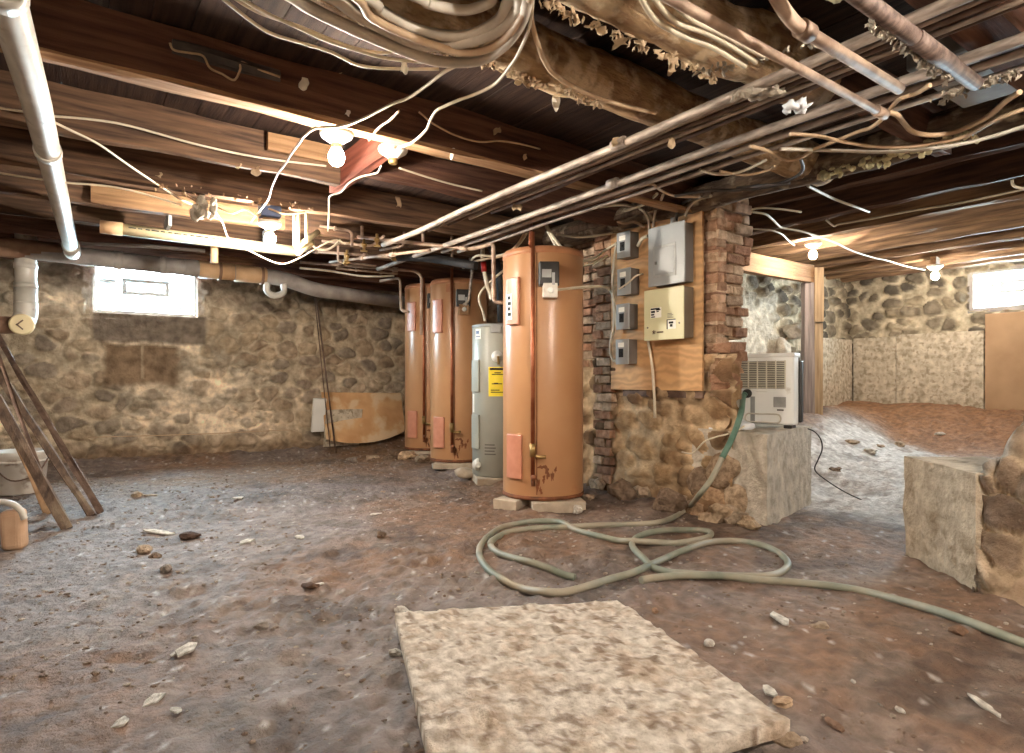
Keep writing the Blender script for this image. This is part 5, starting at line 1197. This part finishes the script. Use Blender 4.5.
for j in range(8): fs.append((j + 1, j + 1 + NV, j + NV, j)); fs.append((nn * 9 + j, nn * 9 + j + NV, nn * 9 + j + 1 + NV, nn * 9 + j + 1))
sh._add(vs, fs)
link('plywood_sheet', sh, 'ply_old', label='worn plywood sheet with a curved lower edge leaning on the back wall', cat='board')
link('backing_sheet', MB().box((3.06, 8.16, .34), (.50, .012, .52), (EX, Vector((0, .96, .25)), Vector((0, -.25, .96)))), 'cement_board', label='pale torn sheet poking out under the plywood sheet', cat='board')
link('white_block', MB().box((2.74, 8.2, .52), (.17, .05, .46), (EX, Vector((0, .97, .2)), Vector((0, -.2, .97)))), 'white', bevel=.008, label='narrow white slab standing left of the plywood sheet', cat='slab')
a, b_ = pY(336, 456, 7.90), pY(316, 296, 7.98)
a.z = gz(a.x, a.y)
link('iron_rod', MB().tube([a, b_], .011, 8, 1), 'iron', label='long thin rod leaning against the back wall by the plywood sheet', cat='rod')
link('iron_rod', MB().tube([a + Vector((-.07, 0, 0)), b_ + Vector((-.02, 0, 0))], .007, 8, 1), 'iron', label='thinner rod just left of the long leaning rod', cat='rod')
link('string_line', MB().tube([(.2, 7.98, .38), (1.2, 7.98, .36), (2.3, 7.96, .36)], .006, 6, 3), 'romex_tan', label='taut string stretched low along the back wall', cat='string')
# right room wall boards
def wallboard(y0, y1, z0, z1, mat, label, x=XR - .11, th=.03): return link('wall_board', MB().bb((x, y0, z0), (x + th, y1, z1)), mat, bevel=.004, label=label, cat='board', group='boards along the far wall')
wallboard(2.80, 3.79, .5, 1.60, 'cement_board', 'pale skim-coated board against the far wall, middle of three')
wallboard(3.80, 4.36, .5, 1.58, 'cement_board', 'pale skim-coated board in the far corner')
wallboard(1.3, 2.785, .5, 1.80, 'tan_board', 'tan board against the far wall under the right window')
link('wall_board', MB().bb((8.1, YR - .13, .45), (9.14, YR - .10, 1.56)), 'cement_board', bevel=.004, label='pale skim-coated board on the side wall next to the far corner', cat='board', group='boards along the far wall')
link('stone_ledge', MB().blob((7.72, YR - .12, 1.62), (.22, .14, .11), 3, 3, .2), 'concrete', label='dark stone ledge on the side wall behind the posts', cat='stone')
link('stone_ledge', MB().blob((7.40, YR - .10, 1.36), (.10, .10, .2), 9, 3, .2), 'concrete', label='upright stone below the ledge, left of the posts', cat='stone')
# ------------------------------------------------------------------ loose stones and litter on the dirt
def stone(px, py, s, col, label, seed, name='stone', flat=.55, cat='stone', group=None, lv=2, rough=.3):
    p = pf(px, py); rnd = random.Random(seed); mb = MB(); mb.col = tuple(lin(col))
    D = p.x * FX + p.y * FY; w = s * D / FOC / 2
    mb.blob(p + Vector((0, 0, w * flat * .45)), (w, w * rnd.uniform(.6, .9), w * flat), seed, lv, rough, rnd.uniform(0, 3.1), True); mb.col = None
    return link(name, mb, 'rock', label=label, cat=cat, group=group)
def chip(px, py, w, l, col, label, seed, name='plaster_chip', cat='chip', group=None, mat=None):
    p = pf(px, py); D = p.x * FX + p.y * FY; rnd = random.Random(seed)
    W_, L_ = w * D / FOC / 2, l * D / FOC * 1.6
    k = rnd.randint(5, 7); a0 = rnd.uniform(0, 6); mb = MB(); mb.col = tuple(lin(col)); ring = []
    for i in range(k):
        a = a0 + 2 * math.pi * i / k + rnd.uniform(-.25, .25); q = rnd.uniform(.75, 1.1)
        x, y = math.cos(a) * W_ * q, math.sin(a) * L_ * q; ring.append((x, y))
    th = .14 * min(W_, L_) + .003; tl = rnd.uniform(-.25, .25); vs = []
    for zz in (0, th):
        for x, y in ring: vs.append(p + Vector((RX, RY, 0)) * x + Vector((FX, FY, 0)) * y + Vector((0, 0, zz + tl * x + .003)))
    mb._add(vs, [tuple(range(k))[::-1], tuple(range(k, 2 * k))] + [(i, (i + 1) % k, (i + 1) % k + k, i + k) for i in range(k)]); mb.col = None
    return link(name, mb, mat or 'rock', label=label, cat=cat, group=group)
WHT, TAN, BRN, GRY = (230, 224, 214), (196, 174, 150), (140, 118, 100), (172, 160, 150)
chip(154, 701, 18, 10, WHT, 'white flat chip on the dirt near the lower left', 1)
chip(120, 725, 17, 8, WHT, 'white chip lowest on the left foreground dirt', 2)
chip(186, 651, 17, 11, WHT, 'white angular chip on the left dirt, middle distance', 3)
chip(246, 543, 18, 7, WHT, 'white chip lying on the bluish damp dirt', 4)
chip(300, 538, 10, 4, WHT, 'small white flake right of the damp dirt chip', 5)
chip(158, 533, 34, 3.5, WHT, 'long thin white sliver on the damp dirt', 6, 'plaster_sliver')
chip(238, 499, 15, 4, WHT, 'small pale chip far back on the damp dirt', 7)
stone(262, 628, 15, GRY, 'round grey pebble on the bare dirt left of the board', 8)
stone(155, 558, 16, BRN, 'brown lump beside the white sliver', 9)
stone(144, 552, 18, TAN, 'tan brick fragment near the white sliver', 10, flat=.5, rough=.15)
stone(166, 570, 14, GRY, 'pale stone in front of the brown lump', 11)
stone(188, 538, 19, (96, 74, 62), 'dark crumbly clod on the damp dirt', 12, 'clod', .35)
stone(310, 587, 19, (104, 78, 62), 'dark twig-strewn clod left of the hose', 13, 'clod', .3)
chip(316, 586, 22, 3, WHT, 'white splinter on the dark clod left of the hose', 14, 'splinter', 'splinter')
chip(373, 515, 22, 2.5, WHT, 'white splinter on the dirt in front of the tanks', 15, 'splinter', 'splinter')
stone(381, 537, 12, BRN, 'dark pebble midway between the tanks and the board', 16)
stone(137, 497, 12, TAN, 'small tan brick end near the back of the dirt', 17, flat=.7, rough=.1)
chip(148, 496, 26, 2.5, TAN, 'pale stick beside the small brick end', 18, 'splinter', 'splinter')
chip(176, 654, 7, 6, WHT, 'small white flake left of the angular chip', 19)
chip(176, 712, 12, 3, WHT, 'thin white flake just below the flat chip at the lower left', 191)
stone(400, 612, 14, WHT, 'white lump at the far left corner of the board', 20)
stone(396, 655, 15, WHT, 'white crumb beside the left edge of the board', 21)
chip(780, 620, 16, 12, WHT, 'white triangular chip on the dirt right of the board', 22)
stone(709, 645, 11, WHT, 'round white pebble by the right edge of the board', 23, flat=.8, rough=.08)
stone(820, 627, 18, TAN, 'tan clod right of the triangular chip', 24, 'clod', .4)
stone(782, 703, 26, (214, 184, 154), 'pale lump at the near right corner of the board', 25, 'clod', .35)
chip(770, 693, 13, 8, WHT, 'pale chip just behind the lump at the board corner', 26)
stone(787, 743, 26, TAN, 'tan stone poking from under the near right board corner', 27)
chip(983, 706, 15, 16, WHT, 'white chip on the dirt at the lower right', 28)
stone(835, 726, 18, (150, 120, 100), 'brown lump low on the right foreground', 29, 'clod', .4)
stone(853, 682, 6, WHT, 'tiny white pebble in the middle of the right foreground', 30)
chip(899, 711, 9, 5, WHT, 'small white flake between the two right-hand chips', 31)
stone(655, 612, 10, (176, 140, 112), 'tan pebble just behind the far right corner of the board', 32)
stone(958, 632, 16, (150, 118, 96), 'brown stone beyond the hose tail at the right', 33)
chip(673, 661, 16, 5, (226, 200, 170), 'pale flake lying on the board near its right edge', 34)
STB = 'stones at the foot of the wall'
for i, (px, py, s, c) in enumerate(((598, 488, 16, TAN), (578, 512, 13, WHT), (622, 498, 24, BRN), (642, 496, 18, TAN), (668, 508, 26, BRN), (684, 506, 18, TAN), (700, 512, 26, (180, 148, 118)), (716, 520, 24, (188, 162, 134)), (733, 522, 26, TAN), (748, 527, 18, (196, 170, 140)), (588, 500, 12, TAN))):
    stone(px, py, s * 1.15, c, ['tan stone right behind the nearest tan heater', 'white crumb right of the heater pavers', 'brown stone at the wall foot right of the dark pilaster', 'tan stone at the wall foot below the pale hanging cable',
          'large brown stone at the wall foot left of the hose', 'tan stone tight against the wall behind the hose', 'orange-brown stone where the hose meets the ground', 'tan stone left of the concrete block foot',
          'tan stone leaning on the concrete block foot', 'pale stone at the near corner of the concrete block', 'small tan stone between the heater and the pilaster'][i], 100 + i, flat=.7, group=STB)
# boulders bulging from the rubble beside the concrete block
for i, (px, py, r, lb) in enumerate(((724, 470, .12, 'rounded boulder built into the wall behind the hose'), (716, 500, .13, 'orange boulder at the base of the wall behind the hose'), (700, 482, .10, 'brown boulder in the wall left of the hose'), (738, 500, .11, 'tan boulder against the left face of the concrete block'))):
    p = pX(px, py, 3.84); mb = MB(); mb.col = tuple(lin([(176, 150, 124), (184, 150, 118), (156, 132, 110), (194, 168, 140)][i])); mb.blob(p, (r * .75, r * 1.1, r), 130 + i, 3, .16); mb.col = None
    link('boulder', mb, 'rock', label=lb, cat='stone', group='boulders beside the concrete block')
for i, (px, py, s) in enumerate(((408, 459, 22), (424, 461, 18), (440, 468, 20), (392, 460, 14), (372, 459, 12), (352, 461, 12))):
    stone(px, py, s, [(222, 190, 156), TAN, WHT, BRN, TAN, GRY][i], ['pale lump under the left edge of the farthest tan heater', 'tan lump between the farthest and middle heaters', 'white lump in front of the middle tan heater',
          'brown lump right of the plywood sheet foot', 'tan lump in front of the plywood sheet foot', 'grey lump at the left part of the plywood sheet foot'][i], 150 + i, flat=.5)
stone(870, 452, 17, WHT, 'pale slab piece at the edge of the pale floor in the right room', 160, flat=.3)
for i, (px, py, s, c, lb) in enumerate(((852, 440, 13, TAN, 'tan lump on the mound behind the grey post'), (835, 434, 13, BRN, 'dark splintered lump at the foot of the posts'), (900, 446, 13, TAN, 'tan lump at the front of the far mound'), (940, 440, 11, WHT, 'pale lump on the far mound above the stub'), (880, 428, 9, TAN, 'small tan lump halfway up the far mound'))):
    stone(px, py, s, c, lb, 170 + i, flat=.4)
# three hundred small pebbles one by one, the rest of the grit as one scatter
rnd = random.Random(2024)
base_me = []
for k in range(8):
    mb = MB(); mb.col = tuple(lin(rnd.choice([(176, 160, 146), (206, 196, 184), (170, 150, 134), (160, 138, 122), (180, 156, 134)])))
    mb.blob((0, 0, .35), (1, .75, .55), 300 + k, 1, .35, 0, True); me = mb.mesh('pebble', Vector((0, 0, 0))); me.materials.append(M['rock']); base_me.append(me)
src = bpy.data.objects.new('pebble', base_me[0])
n_ = 0
while n_ < 230:
    px, py = rnd.uniform(0, 1024), rnd.uniform(475, 752)
    p = pf(px, py)
    if p.x > 3.45 or p.y > 7.9 or abs(px - 600) < 190 and py > 600 and px < 800 or math.hypot(p.x - c1.x, p.y - c1.y) < .45 or math.hypot(p.x - cg.x, p.y - cg.y) < .4 or p.x < -1.2: continue
    o = src.copy(); o.data = base_me[rnd.randrange(8)]; D = p.x * FX + p.y * FY; s = rnd.uniform(.9, 2.6) * D / FOC
    o.location = p - Vector((0, 0, .1 * s)); o.scale = (s * rnd.uniform(.8, 1.3), s, s * .8); o.rotation_euler = (0, 0, rnd.uniform(0, 6.3))
    COL.objects.link(o); tag(o, 'one of many tiny pebbles scattered on the dirt floor', 'pebble', 'tiny pebbles on the dirt floor'); n_ += 1
bpy.data.objects.remove(src)
gm = MB(); V0, F0 = ico(1); n_ = 0
while n_ < 5200:
    x, y = rnd.uniform(-.6, 4.2), rnd.uniform(.7, 8.2)
    if x > 3.6 or (math.hypot(x - c1.x, y - c1.y) < .36): continue
    if float(fbm(np.array(x * 1.3), np.array(y * 1.3), 60, 2)) < rnd.uniform(.25, .62): continue
    s = rnd.choice((.004, .005, .006, .008, .011)); gm.col = tuple(lin(rnd.choice([(170, 150, 134), (150, 128, 112), (136, 114, 98), (160, 140, 124), (196, 182, 168)])))
    z = gz(x, y); a = rnd.uniform(.7, 1.5); b_ = rnd.uniform(.6, 1.2)
    gm._add([(x + v.x * s * a + rnd.uniform(-.2, .2) * s, y + v.y * s * b_, z + v.z * s * .6) for v in V0[::1]], F0, False); n_ += 1
gm.col = None
link('grit', gm, 'rock', label='fine grit and crumbs of dirt covering the floor', cat='grit', kind='stuff')
# ------------------------------------------------------------------ scraps hanging from the timbers
def hang(px, py, z, w, h, mat, label, seed, name='hanging_scrap', cat='scrap', group='scraps hanging from the timbers'):
    p = pz(px, py, z) if z < 2.5 else pY(px, py, z)
    if z > 2.5: p.z = max(p.z, 2.268)
    k = p.x * FX + p.y * FY
    return link(name, MB().scrap(p, .8 * w * k / FOC, .8 * h * k / FOC, seed, (RX, RY, 0), (0, 0, -1), .35), mat, label=label, cat=cat, group=group)
hang(302, 77, 2.962, 14, 15, 'paper', 'white crumpled paper tag hanging on the dark joist', 1)
hang(158, 172, 4.625, 8, 6, 'scrap', 'small scrap under the joist left of the sagging cable', 2)
hang(256, 172, 3.9, 12, 9, 'scrap', 'torn flap under the joist left of the nearer bulb', 3)
hang(238, 170, 3.9, 8, 6, 'scrap', 'tiny scrap left of the torn flap', 4)
hang(397, 197, 4.625, 9, 14, 'scrap', 'pale scrap hanging below the joist by the conduits', 5)
hang(517, 203, 2.196, 11, 10, 'scrap', 'white card scrap clipped between the two thick conduits', 6)
hang(452, 156, 2.955, 6, 12, 'paper', 'curled white wire loop and scrap on the joist', 7)
hang(556, 97, 2.25, 9, 14, 'paper', 'white torn scrap on the round log beam', 8)
hang(672, 60, 2.225, 10, 16, 'scrap', 'pale torn flap under the flaking log beam', 9)
hang(620, 38, 2.16, 16, 12, 'scrap', 'bark flap at the left of the flaking log beam', 10)
hang(617, 137, 2.195, 12, 10, 'scrap', 'torn paper clinging to the leftmost thick conduit', 12)
hang(672, 138, 2.15, 8, 11, 'scrap', 'small scrap dangling between the conduits', 13)
hang(404, 62, 2.24, 8, 13, 'paper', 'white twisted scrap on the thin white cables', 14)
hang(347, 110, 2.962, 7, 7, 'white', 'small white knob on the dark joist above the nearer bulb', 15, 'porcelain_knob', 'knob', None)
hang(524, 154, 2.962, 7, 7, 'scrap', 'small square scrap on the dark joist behind the conduits', 16)
hang(497, 126, 2.962, 9, 10, 'scrap', 'brownish scrap stuck high on the dark joist', 17)
hang(340, 66, 2.962, 8, 8, 'scrap', 'tiny scrap right of the white paper tag', 18)
p = pz(228, 62, 2.28); k_ = 3
link('splintered_wood', MB().beam(pY(172, 48, 2.962), pY(280, 77, 2.962), .02, .05, 20, .010, 8), 'cable_dark', label='dark split hollow torn in the joist face', cat='wood')
cable([(170, 43), (174, 50), (190, 53), (203, 56), (210, 68), (222, 74), (234, 80), (240, 70), (241, 62), (255, 68), (280, 77)], .005, 'scrap', 'ragged pale string and bark hanging from the torn joist', ('Y', 2.945), name='ragged_fibre')
pc = pD(204, 208, 4.25)
mb = MB()
for i in range(9): mb.blob(pc + Vector((rnd.uniform(-.06, .06), rnd.uniform(-.04, .04), rnd.uniform(-.06, .06))), (rnd.uniform(.02, .045), rnd.uniform(.02, .04), rnd.uniform(.02, .045)), 400 + i, 2, .5)
link('plaster_clump', mb, 'foam', label='clump of pale plaster stuck on the cable near the cream pipe', cat='clump')
cable([(186, 195), (200, 203), (215, 206), (232, 213), (245, 209), (258, 216), (268, 209), (285, 214), (305, 212)], .007, 'scrap', 'ragged fibres along the joist above the farther bulb', ('D', 4.5), name='ragged_fibre')
def bark(px0, py0, px1, py1, z, n, seed, mat, label, nm='loose_bark', cat='bark'):
    r_ = random.Random(seed); mb = MB()
    for i in range(n):
        t_ = r_.random(); q = pz(px0 + (px1 - px0) * t_ + r_.uniform(-4, 4), py0 + (py1 - py0) * t_ + r_.uniform(-5, 3), z); a = r_.uniform(0, 3.1)
        mb.scrap(q, r_.uniform(.008, .034), r_.uniform(.006, .022), i + seed, (math.cos(a), math.sin(a), r_.uniform(-.3, .3)), (r_.uniform(-.4, .4), r_.uniform(-.4, .4), -1), .5, 3)
    return link(nm, mb, mat, label=label, cat=cat, kind='stuff')
bark(545, 2, 716, 78, 2.21, 120, 31, 'scrap', 'loose bark flakes along the lower edge of the flaking log')
bark(350, 18, 600, 104, 2.25, 130, 32, 'scrap', 'loose bark flakes along the lower edge of the round log beam')
bark(150, 184, 330, 212, 2.22, 40, 33, 'twig', 'ragged splinters along the joist above the farther bulb')
bark(868, 20, 950, 78, 2.01, 70, 35, 'foam', 'torn pale insulation shreds clinging to the dark pipe at the top right', 'insulation', 'insulation')
bark(930, 100, 1020, 72, 2.12, 60, 36, 'foam', 'torn pale insulation shreds above the metal duct at the right', 'insulation', 'insulation')
bark(690, 75, 820, 40, 2.16, 30, 34, 'foam', 'pale flakes caught on the thin conduits')
mb = MB()
for i in range(10):
    q = pz(738 + 4.6 * i, 93 + rnd.uniform(-3, 4), 2.15); mb.blob(q, (.025, .03, .012), 580 + i, 2, .6)
link('insulation', mb, 'foam', label='pale torn insulation resting on the thin conduits', cat='insulation', kind='stuff')
mb = MB()
for i in range(7): mb.blob(pz(787 + 3 * i, 108 - 2 * (i % 3), 2.13), (.02, .02, .018), 600 + i, 2, .6)
link('foil_scrap', mb, 'sheet', label='crumpled foil scrap on the middle conduit', cat='scrap')
# strap with holes at the left end of the dark joist
sp_ = link('hanger_strap', MB().box(pz(21, 55, 2.27), (.02, .006, .14)), 'pvc_grey', label='perforated hanger strap beside the white drain pipe', cat='strap')
# white box on the back left joist
link('junction_box', MB().box(pD(28, 234, 6.9), (.13, .08, .17)), 'white', bevel=.01, label='white square box on the wall top beside the soil stack', cat='box')
